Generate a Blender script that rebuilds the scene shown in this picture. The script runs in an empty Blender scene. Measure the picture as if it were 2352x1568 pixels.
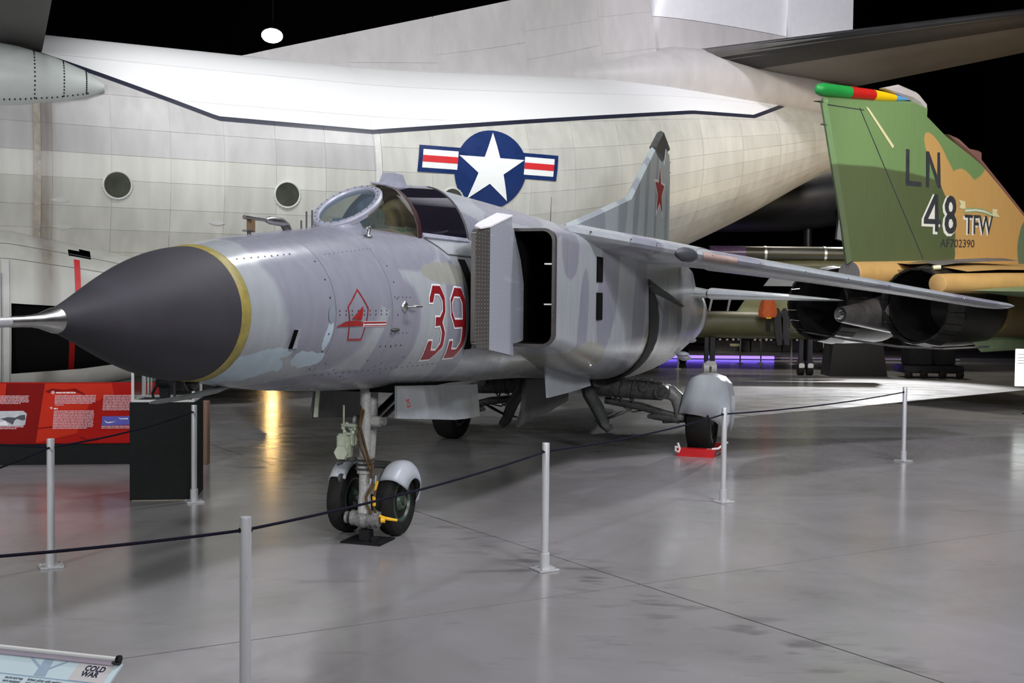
import bpy, bmesh, math, random
from mathutils import Vector, Matrix
from mathutils.geometry import tessellate_polygon
random.seed(7)
R = math.radians
PI = math.pi
scn = bpy.context.scene
COL = scn.collection

# ------------------------------------------------------------------ camera
cd = bpy.data.cameras.new('camera'); cam = bpy.data.objects.new('camera', cd); COL.objects.link(cam)
cam.matrix_world = Matrix.Translation((0, 0, 1.788)) @ Matrix.Rotation(R(90 - 2.11), 4, 'X') @ Matrix.Rotation(R(0.61), 4, 'Z')
cd.sensor_width = 36.0; cd.lens = 36.0 * 2586 / 2352; cd.clip_end = 300
scn.camera = cam
# ------------------------------------------------------------------ view, world
scn.view_settings.view_transform = 'Standard'; scn.view_settings.look = 'None'
scn.view_settings.exposure = 0.25; scn.view_settings.gamma = 1.0; scn.view_settings.use_curve_mapping = False
scn.cycles.sample_clamp_indirect = 3.0; scn.cycles.caustics_reflective = False; scn.cycles.caustics_refractive = False
w = bpy.data.worlds.new('hall'); scn.world = w; w.use_nodes = True
w.node_tree.nodes['Background'].inputs[0].default_value = (0.8, 0.85, 1.0, 1)
w.node_tree.nodes['Background'].inputs[1].default_value = 0.012

# ------------------------------------------------------------------ unseen lamps without fixtures
def lamp(loc, to, power, size, color=(1, 1, 1), spot=None, blend=0.6):
    l = bpy.data.lights.new('unseen_lamp', 'SPOT' if spot else 'AREA')
    l.energy = power; l.color = color
    if spot:
        l.spot_size = R(spot); l.spot_blend = blend; l.shadow_soft_size = size
    else:
        l.shape = 'DISK'; l.size = size
    o = bpy.data.objects.new('unseen_lamp', l); COL.objects.link(o)
    o.location = loc
    o.rotation_euler = (Vector(to) - Vector(loc)).to_track_quat('-Z', 'Y').to_euler()
    return o
COOL = (0.97, 0.98, 1.0); WARM = (1.0, 0.93, 0.80); LILAC = (0.92, 0.90, 1.0)
LAMPS = [
    # place, aim, watts, size, colour, cone angle
    ((5.0, 4.0, 11.5), (4.6, 6.5, 0), 1500, 1.0, LILAC, 120),
    ((-6.5, 9.0, 11.5), (-4.2, 10.0, 0), 1300, 0.8, COOL, 52),
    ((2.2, 14.5, 11.5), (2.2, 13.5, 0), 1350, 0.5, COOL, 140),
    ((-8.0, -6.0, 7.0), (-3.0, 19, 3.5), 3500, 1.2, COOL, 60),  # this and the next: floods added behind the viewer to lift hull and jet side
    ((7.0, -6.5, 7.0), (2.0, 19, 3.0), 3800, 1.2, COOL, 60),
    ((-4.5, 11.5, 12.5), (-2.5, 20.5, 5.6), 3700, 0.7, COOL, 60),
    ((4.0, 12.0, 13.0), (3.5, 23, 6.0), 700, 0.7, COOL, 60),
    ((12.0, 8.0, 10.0), (9.2, 20, 3.8), 5600, 0.6, WARM, 47),
    ((8.0, 34.0, 11.0), (6.5, 29.0, 0), 2600, 0.6, WARM, 100),
    ((7.5, 15.0, 14.0), (6.5, 24.5, 9.0), 2700, 0.6, LILAC, 55),
    ((7.0, 8.5, 11.5), (4.5, 8.0, 0), 2500, 0.6, LILAC, 105),
    ((10.5, 30.5, 6.0), (7.6, 22.3, 0), 17000, 0.1, COOL, 46),
    ((-14.0, 6.0, 6.0), (-6.0, 18.5, 4.0), 800, 1.0, COOL, 60),
    ((0.0, 1.0, 10.5), (2.9, 22.5, 4.2), 1900, 0.5, COOL, 25),  # added to brighten the right part of the transport hull
    ((-2.2, 0.6, 10.5), (-1.2, 2.6, 0.9), 560, 0.4, COOL, 18),  # narrow spot added to brighten the lectern sign
    ((-8.0, -9.0, 9.0), (-2.0, 12.0, 1.0), 1100, 0.5, COOL, 80),  # this and the next two: fill spots added behind the viewer
    ((0.5, -10.0, 9.0), (1.0, 12.0, 1.0), 1000, 0.5, COOL, 80),
    ((9.0, -8.5, 9.0), (3.0, 12.0, 1.0), 1500, 0.5, LILAC, 80),
]
for a in LAMPS:
    lamp(a[0], a[1], a[2], a[3], a[4], a[5])

# ================================================================== helpers
def tag(o, label=None, cat=None, group=None, kind=None):
    if label: o['label'] = label
    if cat: o['category'] = cat
    if group: o['group'] = group
    if kind: o['kind'] = kind
    return o

def empty(name, loc, rz=0.0):
    o = bpy.data.objects.new(name, None); COL.objects.link(o)
    o.empty_display_size = 0.1
    o.location = loc; o.rotation_euler = (0, 0, rz)
    return o

def obj(name, V, F, mat, parent=None, smooth=False, label=None, sharp=35):
    me = bpy.data.meshes.new(name)
    me.from_pydata([tuple(v) for v in V], [], [tuple(f) for f in F])
    me.update()
    bm = bmesh.new(); bm.from_mesh(me)
    bmesh.ops.recalc_face_normals(bm, faces=bm.faces)
    bm.to_mesh(me); bm.free()
    if smooth:
        me.polygons.foreach_set('use_smooth', [True] * len(me.polygons))
        try: me.set_sharp_from_angle(angle=R(sharp))
        except Exception: pass
    o = bpy.data.objects.new(name, me); COL.objects.link(o)
    if mat: me.materials.append(mat)
    if parent: o.parent = parent
    if label: o['label'] = label
    return o

class MB:
    """Collects shapes into one mesh."""
    def __init__(s): s.V = []; s.F = []
    def add(s, V, F):
        k = len(s.V); s.V += [tuple(v) for v in V]; s.F += [tuple(i + k for i in f) for f in F]; return s
    def box(s, lo, hi):
        x0, y0, z0 = lo; x1, y1, z1 = hi
        return s.add([(x0, y0, z0), (x1, y0, z0), (x1, y1, z0), (x0, y1, z0), (x0, y0, z1), (x1, y0, z1), (x1, y1, z1), (x0, y1, z1)],
                     [(0, 3, 2, 1), (4, 5, 6, 7), (0, 1, 5, 4), (1, 2, 6, 5), (2, 3, 7, 6), (3, 0, 4, 7)])
    def bbox(s, lo, hi, b=0.01):
        """box with chamfered edges"""
        bm = bmesh.new(); bmesh.ops.create_cube(bm, size=1.0)
        for v in bm.verts:
            v.co = Vector(((lo[0] + hi[0]) / 2 + v.co.x * (hi[0] - lo[0]), (lo[1] + hi[1]) / 2 + v.co.y * (hi[1] - lo[1]), (lo[2] + hi[2]) / 2 + v.co.z * (hi[2] - lo[2])))
        bmesh.ops.bevel(bm, geom=list(bm.edges), offset=b, segments=2, affect='EDGES')
        bm.verts.index_update()
        s.add([v.co[:] for v in bm.verts], [[v.index for v in f.verts] for f in bm.faces]); bm.free(); return s
    def tube(s, pts, r, n=12, cap=True):
        """tube along points; r one radius or one per point"""
        pts = [Vector(p) for p in pts]
        rs = r if isinstance(r, (list, tuple)) else [r] * len(pts)
        k = len(s.V); up = None
        for i, p in enumerate(pts):
            d = (pts[min(i + 1, len(pts) - 1)] - pts[max(i - 1, 0)])
            if d.length < 1e-9: d = Vector((0, 0, 1))
            d.normalize()
            if up is None:
                up = Vector((0, 0, 1)) if abs(d.z) < 0.9 else Vector((1, 0, 0))
            a = d.cross(up)
            if a.length < 1e-6: a = d.cross(Vector((0, 1, 0.3)))
            a.normalize(); b = a.cross(d).normalized(); up = b
            for j in range(n):
                t = 2 * PI * j / n
                s.V.append(tuple(p + (a * math.cos(t) + b * math.sin(t)) * rs[i]))
        for i in range(len(pts) - 1):
            for j in range(n):
                j2 = (j + 1) % n
                s.F.append((k + i * n + j, k + i * n + j2, k + (i + 1) * n + j2, k + (i + 1) * n + j))
        if cap:
            s.F.append(tuple(k + j for j in range(n - 1, -1, -1)))
            s.F.append(tuple(k + (len(pts) - 1) * n + j for j in range(n)))
        return s
    def lathe(s, c, axis, prof, n=32):
        """prof = [(distance along axis, radius)]"""
        c = Vector(c); d = Vector(axis).normalized()
        return s._lathe(c, d, prof, n)
    def _lathe(s, c, d, prof, n, cap0=True):
        up = Vector((0, 0, 1)) if abs(d.z) < 0.9 else Vector((1, 0, 0))
        a = d.cross(up).normalized(); b = a.cross(d).normalized()
        k = len(s.V)
        for (t, r) in prof:
            for j in range(n):
                g = 2 * PI * j / n
                s.V.append(tuple(c + d * t + (a * math.cos(g) + b * math.sin(g)) * r))
        for i in range(len(prof) - 1):
            for j in range(n):
                j2 = (j + 1) % n
                s.F.append((k + i * n + j, k + i * n + j2, k + (i + 1) * n + j2, k + (i + 1) * n + j))
        if cap0: s.F.append(tuple(k + j for j in range(n - 1, -1, -1)))
        s.F.append(tuple(k + (len(prof) - 1) * n + j for j in range(n)))
        return s
    def ball(s, c, r, n=12, m=8):
        rx, ry, rz = r if isinstance(r, (list, tuple)) else (r, r, r)
        k = len(s.V)
        for i in range(m + 1):
            a = -PI / 2 + PI * i / m
            a = max(-PI / 2 + 0.02, min(PI / 2 - 0.02, a))
            for j in range(n):
                t = 2 * PI * j / n
                s.V.append((c[0] + rx * math.cos(a) * math.cos(t), c[1] + ry * math.cos(a) * math.sin(t), c[2] + rz * math.sin(a)))
        for i in range(m):
            for j in range(n):
                j2 = (j + 1) % n
                s.F.append((k + i * n + j, k + i * n + j2, k + (i + 1) * n + j2, k + (i + 1) * n + j))
        s.F.append(tuple(k + j for j in range(n - 1, -1, -1))); s.F.append(tuple(k + m * n + j for j in range(n)))
        return s
    def prism(s, poly, off):
        """closed 3D polygon extruded along vector off"""
        n = len(poly); off = Vector(off)
        V = [Vector(p) for p in poly] + [Vector(p) + off for p in poly]
        tri = tessellate_polygon([[Vector(p) for p in poly]])
        F = [tuple(t) for t in tri] + [tuple(i + n for i in reversed(t)) for t in tri]
        F += [(i, (i + 1) % n, n + (i + 1) % n, n + i) for i in range(n)]
        return s.add([v[:] for v in V], F)
    def loft(s, secs, cap=True, closed=True):
        n = len(secs[0]); k = len(s.V)
        for q in secs: s.V += [tuple(p) for p in q]
        m = n if closed else n - 1
        for i in range(len(secs) - 1):
            for j in range(m):
                j2 = (j + 1) % n
                s.F.append((k + i * n + j, k + i * n + j2, k + (i + 1) * n + j2, k + (i + 1) * n + j))
        if cap and closed:
            s.F.append(tuple(k + j for j in range(n - 1, -1, -1)))
            s.F.append(tuple(k + (len(secs) - 1) * n + j for j in range(n)))
        return s
    def build(s, name, mat, parent=None, smooth=False, label=None, sharp=35):
        return obj(name, s.V, s.F, mat, parent, smooth, label, sharp)

def mirror_y(mb):
    m = MB(); m.V = [(x, -y, z) for x, y, z in mb.V]; m.F = [tuple(reversed(f)) for f in mb.F]; return m

def lerp_table(T, x):
    if x <= T[0][0]: return T[0][1:]
    if x >= T[-1][0]: return T[-1][1:]
    for i in range(len(T) - 1):
        if T[i][0] <= x <= T[i + 1][0]:
            f = (x - T[i][0]) / (T[i + 1][0] - T[i][0])
            return tuple(a + (b - a) * f for a, b in zip(T[i][1:], T[i + 1][1:]))

def smooth_table(T, x):
    """Catmull-Rom through the table rows"""
    n = len(T)
    if x <= T[0][0]: return T[0][1:]
    if x >= T[-1][0]: return T[-1][1:]
    for i in range(n - 1):
        if T[i][0] <= x <= T[i + 1][0]:
            x0, x1 = T[i][0], T[i + 1][0]; h = x1 - x0; f = (x - x0) / h
            out = []
            for c in range(1, len(T[i])):
                p0, p1 = T[i][c], T[i + 1][c]
                m0 = (T[i + 1][c] - T[i - 1][c]) / (T[i + 1][0] - T[i - 1][0]) if i > 0 else (p1 - p0) / h
                m1 = (T[i + 2][c] - T[i][c]) / (T[i + 2][0] - T[i][0]) if i + 2 < n else (p1 - p0) / h
                out.append((2 * f**3 - 3 * f**2 + 1) * p0 + (f**3 - 2 * f**2 + f) * h * m0 + (-2 * f**3 + 3 * f**2) * p1 + (f**3 - f**2) * h * m1)
            return tuple(out)

def fill(outer, holes=(), maxlen=None):
    """triangulated 2D polygon with holes -> verts2d, tris; edges longer than maxlen are split"""
    loops = [[Vector((p[0], p[1], 0)) for p in outer]] + [[Vector((p[0], p[1], 0)) for p in h] for h in holes]
    flat = [v for l in loops for v in l]
    tri = tessellate_polygon(loops)
    if maxlen is None:
        return [(v.x, v.y) for v in flat], [tuple(t) for t in tri]
    bm = bmesh.new(); vs = [bm.verts.new(v) for v in flat]
    for t in tri:
        try: bm.faces.new([vs[i] for i in t])
        except ValueError: pass
    for _ in range(6):
        e = [e for e in bm.edges if e.calc_length() > maxlen]
        if not e: break
        bmesh.ops.subdivide_edges(bm, edges=e, cuts=1)
        bmesh.ops.triangulate(bm, faces=bm.faces)
    bm.verts.index_update()
    out = [(v.co.x, v.co.y) for v in bm.verts], [tuple(v.index for v in f.verts) for f in bm.faces]
    bm.free()
    return out

def text_geo(txt, size=1.0, sx=1.0, shear=0.0, bold=0.0):
    """text as flat triangles, origin at lower left of the first letter"""
    c = bpy.data.curves.new('txt', 'FONT'); c.body = txt; c.size = size; c.shear = shear; c.offset = bold; c.resolution_u = 3
    o = bpy.data.objects.new('txt', c); COL.objects.link(o)
    dg = bpy.context.evaluated_depsgraph_get(); dg.update()
    me = o.evaluated_get(dg).to_mesh()
    V = [(v.co.x * sx, v.co.y) for v in me.vertices]; F = [tuple(p.vertices) for p in me.polygons]
    o.evaluated_get(dg).to_mesh_clear()
    bpy.data.objects.remove(o); bpy.data.curves.remove(c)
    return V, F

# ================================================================== materials
def new_mat(name):
    m = bpy.data.materials.new(name); m.use_nodes = True
    nt = m.node_tree; b = nt.nodes['Principled BSDF']
    return m, nt, b

def N(nt, t, **kw):
    n = nt.nodes.new(t)
    for k, v in kw.items(): setattr(n, k, v)
    return n

def mat(name, col, rough=0.5, metal=0.0, var=0.12, scale=6.0, bump=0.0, spec=0.5, rvar=0.1, emit=None, estr=0.0, stretch=(1, 1, 1), coat=0.0):
    m, nt, b = new_mat(name)
    tc = N(nt, 'ShaderNodeTexCoord'); mp = N(nt, 'ShaderNodeMapping'); mp.inputs['Scale'].default_value = stretch
    nz = N(nt, 'ShaderNodeTexNoise'); nz.inputs['Scale'].default_value = scale; nz.inputs['Detail'].default_value = 5; nz.inputs['Roughness'].default_value = 0.6
    nt.links.new(tc.outputs['Object'], mp.inputs[0]); nt.links.new(mp.outputs[0], nz.inputs['Vector'])
    r = N(nt, 'ShaderNodeValToRGB'); nt.links.new(nz.outputs[0], r.inputs[0])
    e = r.color_ramp.elements
    e[0].position = 0.3; e[1].position = 0.7
    e[0].color = tuple(max(0, c * (1 - var)) for c in col) + (1,); e[1].color = tuple(min(1, c * (1 + var)) for c in col) + (1,)
    nt.links.new(r.outputs[0], b.inputs['Base Color'])
    mr = N(nt, 'ShaderNodeMapRange'); mr.inputs[3].default_value = max(0.02, rough - rvar); mr.inputs[4].default_value = min(1, rough + rvar)
    nt.links.new(nz.outputs[0], mr.inputs[0]); nt.links.new(mr.outputs[0], b.inputs['Roughness'])
    b.inputs['Metallic'].default_value = metal
    b.inputs['Specular IOR Level'].default_value = spec
    b.inputs['Coat Weight'].default_value = coat
    if bump:
        bp = N(nt, 'ShaderNodeBump'); bp.inputs['Strength'].default_value = bump; bp.inputs['Distance'].default_value = 0.01
        nt.links.new(nz.outputs[0], bp.inputs['Height']); nt.links.new(bp.outputs[0], b.inputs['Normal'])
    if emit:
        b.inputs['Emission Color'].default_value = tuple(emit) + (1,); b.inputs['Emission Strength'].default_value = estr
    return m

def glass(name, tint, mixf=0.75, rough=0.03, haze=0.0, dcol=(0.5, 0.55, 0.6)):
    m, nt, b = new_mat(name)
    out = nt.nodes['Material Output']
    tr = N(nt, 'ShaderNodeBsdfTransparent'); tr.inputs[0].default_value = tuple(tint) + (1,)
    gl = N(nt, 'ShaderNodeBsdfGlossy'); gl.inputs['Roughness'].default_value = rough; gl.inputs[0].default_value = (0.9, 0.9, 0.9, 1)
    fr = N(nt, 'ShaderNodeLayerWeight'); fr.inputs[0].default_value = 0.5
    pw = math_node(nt, 'POWER', fr.outputs['Facing'], 4.0)
    ad = N(nt, 'ShaderNodeMath', operation='MULTIPLY_ADD'); ad.inputs[1].default_value = 0.85; ad.inputs[2].default_value = max(0.04, 1 - mixf - 0.17)
    nt.links.new(pw, ad.inputs[0])
    mx = N(nt, 'ShaderNodeMixShader'); nt.links.new(ad.outputs[0], mx.inputs[0]); nt.links.new(tr.outputs[0], mx.inputs[1]); nt.links.new(gl.outputs[0], mx.inputs[2])
    last = mx.outputs[0]
    if haze:   # diffuse haze standing in for light reflected on the glass
        df = N(nt, 'ShaderNodeBsdfDiffuse'); df.inputs[0].default_value = tuple(dcol) + (1,)
        m2 = N(nt, 'ShaderNodeMixShader'); m2.inputs[0].default_value = haze
        nt.links.new(last, m2.inputs[1]); nt.links.new(df.outputs[0], m2.inputs[2]); last = m2.outputs[0]
    nt.links.new(last, out.inputs[0])
    return m

def math_node(nt, op, a, b=None, c=None):
    n = N(nt, 'ShaderNodeMath', operation=op)
    for i, v in enumerate((a, b, c)):
        if v is None: continue
        if isinstance(v, (int, float)): n.inputs[i].default_value = v
        else: nt.links.new(v, n.inputs[i])
    return n.outputs[0]

def blob_mask(nt, pos, nz, c, r, rot=0.0, rag=0.25, soft=0.06):
    """1 inside an ellipse in the x-z plane of the object, ragged by noise"""
    mp = N(nt, 'ShaderNodeMapping', vector_type='TEXTURE')
    mp.inputs['Location'].default_value = (c[0], 0, c[1]); mp.inputs['Rotation'].default_value = (0, rot, 0)
    mp.inputs['Scale'].default_value = (r[0], 1e6, r[1])
    nt.links.new(pos, mp.inputs[0])
    ln = N(nt, 'ShaderNodeVectorMath', operation='LENGTH'); nt.links.new(mp.outputs[0], ln.inputs[0])
    d = math_node(nt, 'MULTIPLY_ADD', nz, rag * 2, ln.outputs['Value'])
    mr = N(nt, 'ShaderNodeMapRange'); mr.inputs[1].default_value = 1 + rag + soft; mr.inputs[2].default_value = 1 + rag - soft
    nt.links.new(d, mr.inputs[0])
    return mr.outputs[0]

def camo(name, base, layers, rough=0.3, streak=0.12, bump=0.05, noise_scale=3.0, coat=0.0, spec=0.5):
    """layers: (colour, [(centre, radii, rot)], raggedness, softness, noise scale)"""
    m, nt, b = new_mat(name)
    tc = N(nt, 'ShaderNodeTexCoord'); pos = tc.outputs['Object']
    col = None
    rgb = N(nt, 'ShaderNodeRGB'); rgb.outputs[0].default_value = tuple(base) + (1,); col = rgb.outputs[0]
    noises = {}
    for L in layers:
        c, blobs, rag, soft, ns = L
        if ns not in noises:
            n = N(nt, 'ShaderNodeTexNoise'); n.inputs['Scale'].default_value = ns; n.inputs['Detail'].default_value = 4
            nt.links.new(pos, n.inputs['Vector']); noises[ns] = n.outputs[0]
        mask = None
        for bl in blobs:
            k = blob_mask(nt, pos, noises[ns], bl[0], bl[1], bl[2] if len(bl) > 2 else 0.0, rag, soft)
            mask = k if mask is None else math_node(nt, 'MAXIMUM', mask, k)
        mx = N(nt, 'ShaderNodeMix', data_type='RGBA'); mx.inputs[7].default_value = tuple(c) + (1,)
        nt.links.new(mask, mx.inputs[0]); nt.links.new(col, mx.inputs[6]); col = mx.outputs[2]
    # vertical dirt streaks and fine wear
    mp = N(nt, 'ShaderNodeMapping'); mp.inputs['Scale'].default_value = (9, 9, 1.2); nt.links.new(pos, mp.inputs[0])
    st = N(nt, 'ShaderNodeTexNoise'); st.inputs['Scale'].default_value = 1.6; st.inputs['Detail'].default_value = 6; nt.links.new(mp.outputs[0], st.inputs['Vector'])
    mr = N(nt, 'ShaderNodeMapRange'); mr.inputs[1].default_value = 0.3; mr.inputs[2].default_value = 0.7; mr.inputs[3].default_value = 1 - streak; mr.inputs[4].default_value = 1 + streak * 0.6
    nt.links.new(st.outputs[0], mr.inputs[0])
    mul = N(nt, 'ShaderNodeMix', data_type='RGBA', blend_type='MULTIPLY'); mul.inputs[0].default_value = 1.0
    cmb = N(nt, 'ShaderNodeCombineColor')
    for i in range(3): nt.links.new(mr.outputs[0], cmb.inputs[i])
    nt.links.new(col, mul.inputs[6]); nt.links.new(cmb.outputs[0], mul.inputs[7])
    nt.links.new(mul.outputs[2], b.inputs['Base Color'])
    r2 = N(nt, 'ShaderNodeMapRange'); r2.inputs[3].default_value = rough - 0.03; r2.inputs[4].default_value = rough + 0.05
    nt.links.new(st.outputs[0], r2.inputs[0]); nt.links.new(r2.outputs[0], b.inputs['Roughness'])
    b.inputs['Coat Weight'].default_value = coat; b.inputs['Coat Roughness'].default_value = 0.15
    b.inputs['Specular IOR Level'].default_value = spec
    big = N(nt, 'ShaderNodeTexNoise'); big.inputs['Scale'].default_value = 5.0; big.inputs['Detail'].default_value = 3; nt.links.new(pos, big.inputs['Vector'])
    bp = N(nt, 'ShaderNodeBump'); bp.inputs['Strength'].default_value = bump; bp.inputs['Distance'].default_value = 0.06
    nt.links.new(big.outputs[0], bp.inputs['Height']); nt.links.new(bp.outputs[0], b.inputs['Normal'])
    return m

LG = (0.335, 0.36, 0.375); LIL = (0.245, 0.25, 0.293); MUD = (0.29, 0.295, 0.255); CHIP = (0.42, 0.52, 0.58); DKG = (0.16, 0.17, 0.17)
jet_layers = [
    (LIL, [((-1.52, 1.95), (0.62, 0.62), 0.15), ((-0.75, 2.2), (0.95, 0.22), 0.0), ((-0.75, 1.45), (0.28, 0.5), 0.3), ((-0.95, 1.95), (0.32, 0.25), 0.4), ((-1.2, 1.2), (0.9, 0.13), 0.0),
           ((0.25, 1.6), (0.22, 0.6), -0.15), ((0.9, 2.4), (0.5, 0.12), 0.0), ((2.6, 2.62), (1.0, 0.12), 0.0), ((1.6, 2.25), (0.25, 0.3), 0.4), ((2.0, 1.55), (0.16, 0.55), 0.2), ((2.9, 1.9), (0.35, 0.7), 0.5),
           ((4.3, 1.8), (0.3, 1.0), 0.3), ((5.9, 1.3), (0.25, 0.8), 0.2), ((7.3, 1.9), (0.3, 0.9), 0.1),
           ((6.6, 2.9), (0.5, 0.5), 0.6), ((8.0, 3.0), (0.28, 0.8), 0.35), ((9.2, 3.2), (0.3, 1.2), 0.3), ((10.2, 3.3), (0.14, 1.2), 0.2), ((11.2, 3.0), (0.1, 0.9), 0.1)], 0.35, 0.05, 1.6),
    (MUD, [((0.1, 1.98), (0.42, 0.085), 0.0), ((1.25, 0.92), (0.28, 0.16), 0.0), ((2.2, 1.25), (0.6, 0.16), 0.0), ((5.0, 1.2), (0.5, 0.35), 0.3)], 0.15, 0.06, 2.0),
    (CHIP, [((-2.15, 1.44), (0.22, 0.05), -0.12), ((-2.2, 1.37), (0.25, 0.07), -0.1), ((-1.72, 1.42), (0.15, 0.045), 0.0), ((-1.62, 1.56), (0.04, 0.10), 0.1)], 0.9, 0.02, 7.0),
    (DKG, [((4.4, 0.86), (4.0, 0.26), 0.0), ((0.4, 1.06), (3.0, 0.13), 0.0)], 0.35, 0.35, 4.0),  # darker belly: dirt plus underside shade put into the colour
]
M = {}
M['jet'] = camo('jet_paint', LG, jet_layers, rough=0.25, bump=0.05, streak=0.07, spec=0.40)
M['jet_fin'] = camo('jet_fin_paint', (0.43, 0.48, 0.485), [((0.30, 0.335, 0.36), [((6.4, 2.9), (0.7, 0.6), 0.6), ((8.1, 3.0), (0.25, 0.8), 0.3), ((9.0, 3.2), (0.16, 1.3), 0.25), ((9.75, 3.3), (0.12, 1.2), 0.18), ((10.45, 3.2), (0.10, 1.2), 0.12), ((11.35, 3.0), (0.12, 0.9), 0.05)], 0.5, 0.12, 1.4)], rough=0.35, streak=0.06, bump=0.02)
M['jet_light'] = mat('jet_light_paint', (0.42, 0.45, 0.48), 0.34, var=0.1, scale=4, bump=0.05)
M['jet_lilac'] = mat('jet_lilac_paint', (0.33, 0.34, 0.40), 0.28, var=0.1, scale=5)
M['jet_dark'] = mat('jet_dark_paint', (0.06, 0.065, 0.06), 0.55, var=0.3, scale=9)
M['radome'] = mat('radome_dark_grey', (0.050, 0.048, 0.056), 0.62, spec=0.22, var=0.14, scale=3, bump=0.03)
M['radome_band'] = mat('yellow_sealant', (0.30, 0.25, 0.06), 0.5, var=0.25, scale=14)
M['steel'] = mat('brushed_steel', (0.55, 0.55, 0.53), 0.32, metal=1.0, var=0.15, scale=12)
M['chrome'] = mat('chrome', (0.75, 0.75, 0.75), 0.15, metal=1.0, var=0.05)
M['alu'] = mat('satin_aluminium', (0.62, 0.63, 0.64), 0.30, metal=0.35, var=0.04, scale=40, stretch=(1, 1, 0.05))
M['black'] = mat('matt_black', (0.010, 0.010, 0.011), 0.65, spec=0.2, var=0.3)
M['void'] = mat('deep_black', (0.003, 0.003, 0.003), 0.9, var=0.1, spec=0.1)
M['black_gloss'] = mat('glossy_black', (0.012, 0.012, 0.014), 0.2, var=0.2)
M['rubber'] = mat('tyre_rubber', (0.011, 0.011, 0.0105), 0.78, spec=0.25, var=0.3, scale=20, bump=0.1)
M['wheel_green'] = mat('wheel_hub_green', (0.035, 0.07, 0.04), 0.4, var=0.3, scale=15)
M['gear_grey'] = mat('gear_leg_grey', (0.40, 0.40, 0.38), 0.35, var=0.28, scale=70, bump=0.08)
M['gear_dirt_shade'] = mat('gear_dirty_shaded_metal', (0.048, 0.048, 0.045), 0.42, var=0.5, scale=18, bump=0.2)  # dirty metal; shade under the jet is also put into the colour
M['gear_mid'] = mat('gear_shaded_grey', (0.17, 0.17, 0.165), 0.38, var=0.4, scale=50, bump=0.1)  # darker leg grey with the shade put into the colour
M['gear_green'] = mat('primer_pale_green', (0.50, 0.55, 0.42), 0.45, var=0.15, scale=20)
M['hose'] = mat('amber_hose', (0.085, 0.048, 0.014), 0.35, var=0.4, scale=25)
M['yellow'] = mat('yellow_plastic', (0.75, 0.42, 0.02), 0.4, var=0.15)
M['red'] = mat('red_paint', (0.23, 0.007, 0.012), 0.4, var=0.1, scale=8)
M['red_emblem'] = mat('worn_red_paint', (0.30, 0.018, 0.016), 0.45, var=0.3, scale=30)
M['red_bright'] = mat('chock_red', (0.42, 0.004, 0.006), 0.45, var=0.1)
M['white_paint'] = mat('white_paint', (0.78, 0.78, 0.78), 0.4, var=0.05)
M['rope_white'] = mat('white_rope', (0.75, 0.70, 0.66), 0.8, var=0.1, scale=60, bump=0.3)
M['rope'] = mat('dark_cord', (0.010, 0.009, 0.018), 0.85, spec=0.1, var=0.3, scale=80)
M['seal'] = mat('brown_sealant', (0.035, 0.012, 0.010), 0.4, var=0.3)
M['canopy'] = glass('smoked_canopy_glass', (0.74, 0.70, 0.54), 0.78, haze=0.05, dcol=(0.30, 0.27, 0.20))
M['canopy_rear'] = glass('dark_canopy_glass', (0.05, 0.045, 0.06), 0.70, haze=0.06, dcol=(0.16, 0.14, 0.22))
M['screen'] = glass('windscreen_glass', (0.70, 0.76, 0.80), 0.74, haze=0.13, dcol=(0.34, 0.44, 0.52))
M['headrest'] = mat('headrest_cloth', (0.30, 0.29, 0.23), 0.8, var=0.2)
M['cockpit_blue'] = mat('cockpit_blue_grey', (0.10, 0.16, 0.22), 0.6, var=0.2)
M['teal'] = mat('cockpit_teal', (0.06, 0.20, 0.17), 0.6, var=0.2)
M['gap_dark'] = mat('seam_dark', (0.05, 0.05, 0.055), 0.6)
M['lip_brown'] = mat('lip_brown', (0.048, 0.044, 0.042), 0.3)
M['cap_dark'] = mat('cap_dark_grey', (0.05, 0.052, 0.06), 0.5)
M['ramp'] = None

# splitter plate with rows of bleed holes
def perforated(name, base, hole, sx, sz, rad):
    m, nt, b = new_mat(name)
    tc = N(nt, 'ShaderNodeTexCoord'); mp = N(nt, 'ShaderNodeMapping'); mp.inputs['Scale'].default_value = (1 / sx, 0.0, 1 / sz)
    nt.links.new(tc.outputs['Object'], mp.inputs[0])
    fr = N(nt, 'ShaderNodeVectorMath', operation='FRACTION'); nt.links.new(mp.outputs[0], fr.inputs[0])
    sb = N(nt, 'ShaderNodeVectorMath', operation='SUBTRACT'); sb.inputs[1].default_value = (0.5, 0, 0.5); nt.links.new(fr.outputs[0], sb.inputs[0])
    ln = N(nt, 'ShaderNodeVectorMath', operation='LENGTH'); nt.links.new(sb.outputs[0], ln.inputs[0])
    k = math_node(nt, 'LESS_THAN', ln.outputs['Value'], rad)
    # bands of holes: only in patches
    br = N(nt, 'ShaderNodeTexNoise'); br.inputs['Scale'].default_value = 4.0
    mp2 = N(nt, 'ShaderNodeMapping'); mp2.inputs['Scale'].default_value = (0.3, 0, 3.0); nt.links.new(tc.outputs['Object'], mp2.inputs[0]); nt.links.new(mp2.outputs[0], br.inputs['Vector'])
    g = math_node(nt, 'GREATER_THAN', br.outputs[0], 0.38)
    k = math_node(nt, 'MULTIPLY', k, g)
    mx = N(nt, 'ShaderNodeMix', data_type='RGBA'); mx.inputs[6].default_value = base + (1,); mx.inputs[7].default_value = hole + (1,)
    nt.links.new(k, mx.inputs[0]); nt.links.new(mx.outputs[2], b.inputs['Base Color']); b.inputs['Roughness'].default_value = 0.4
    return m
M['ramp'] = perforated('bleed_hole_panel', (0.365, 0.385, 0.425), (0.25, 0.265, 0.30), 0.026, 0.016, 0.34)
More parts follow.
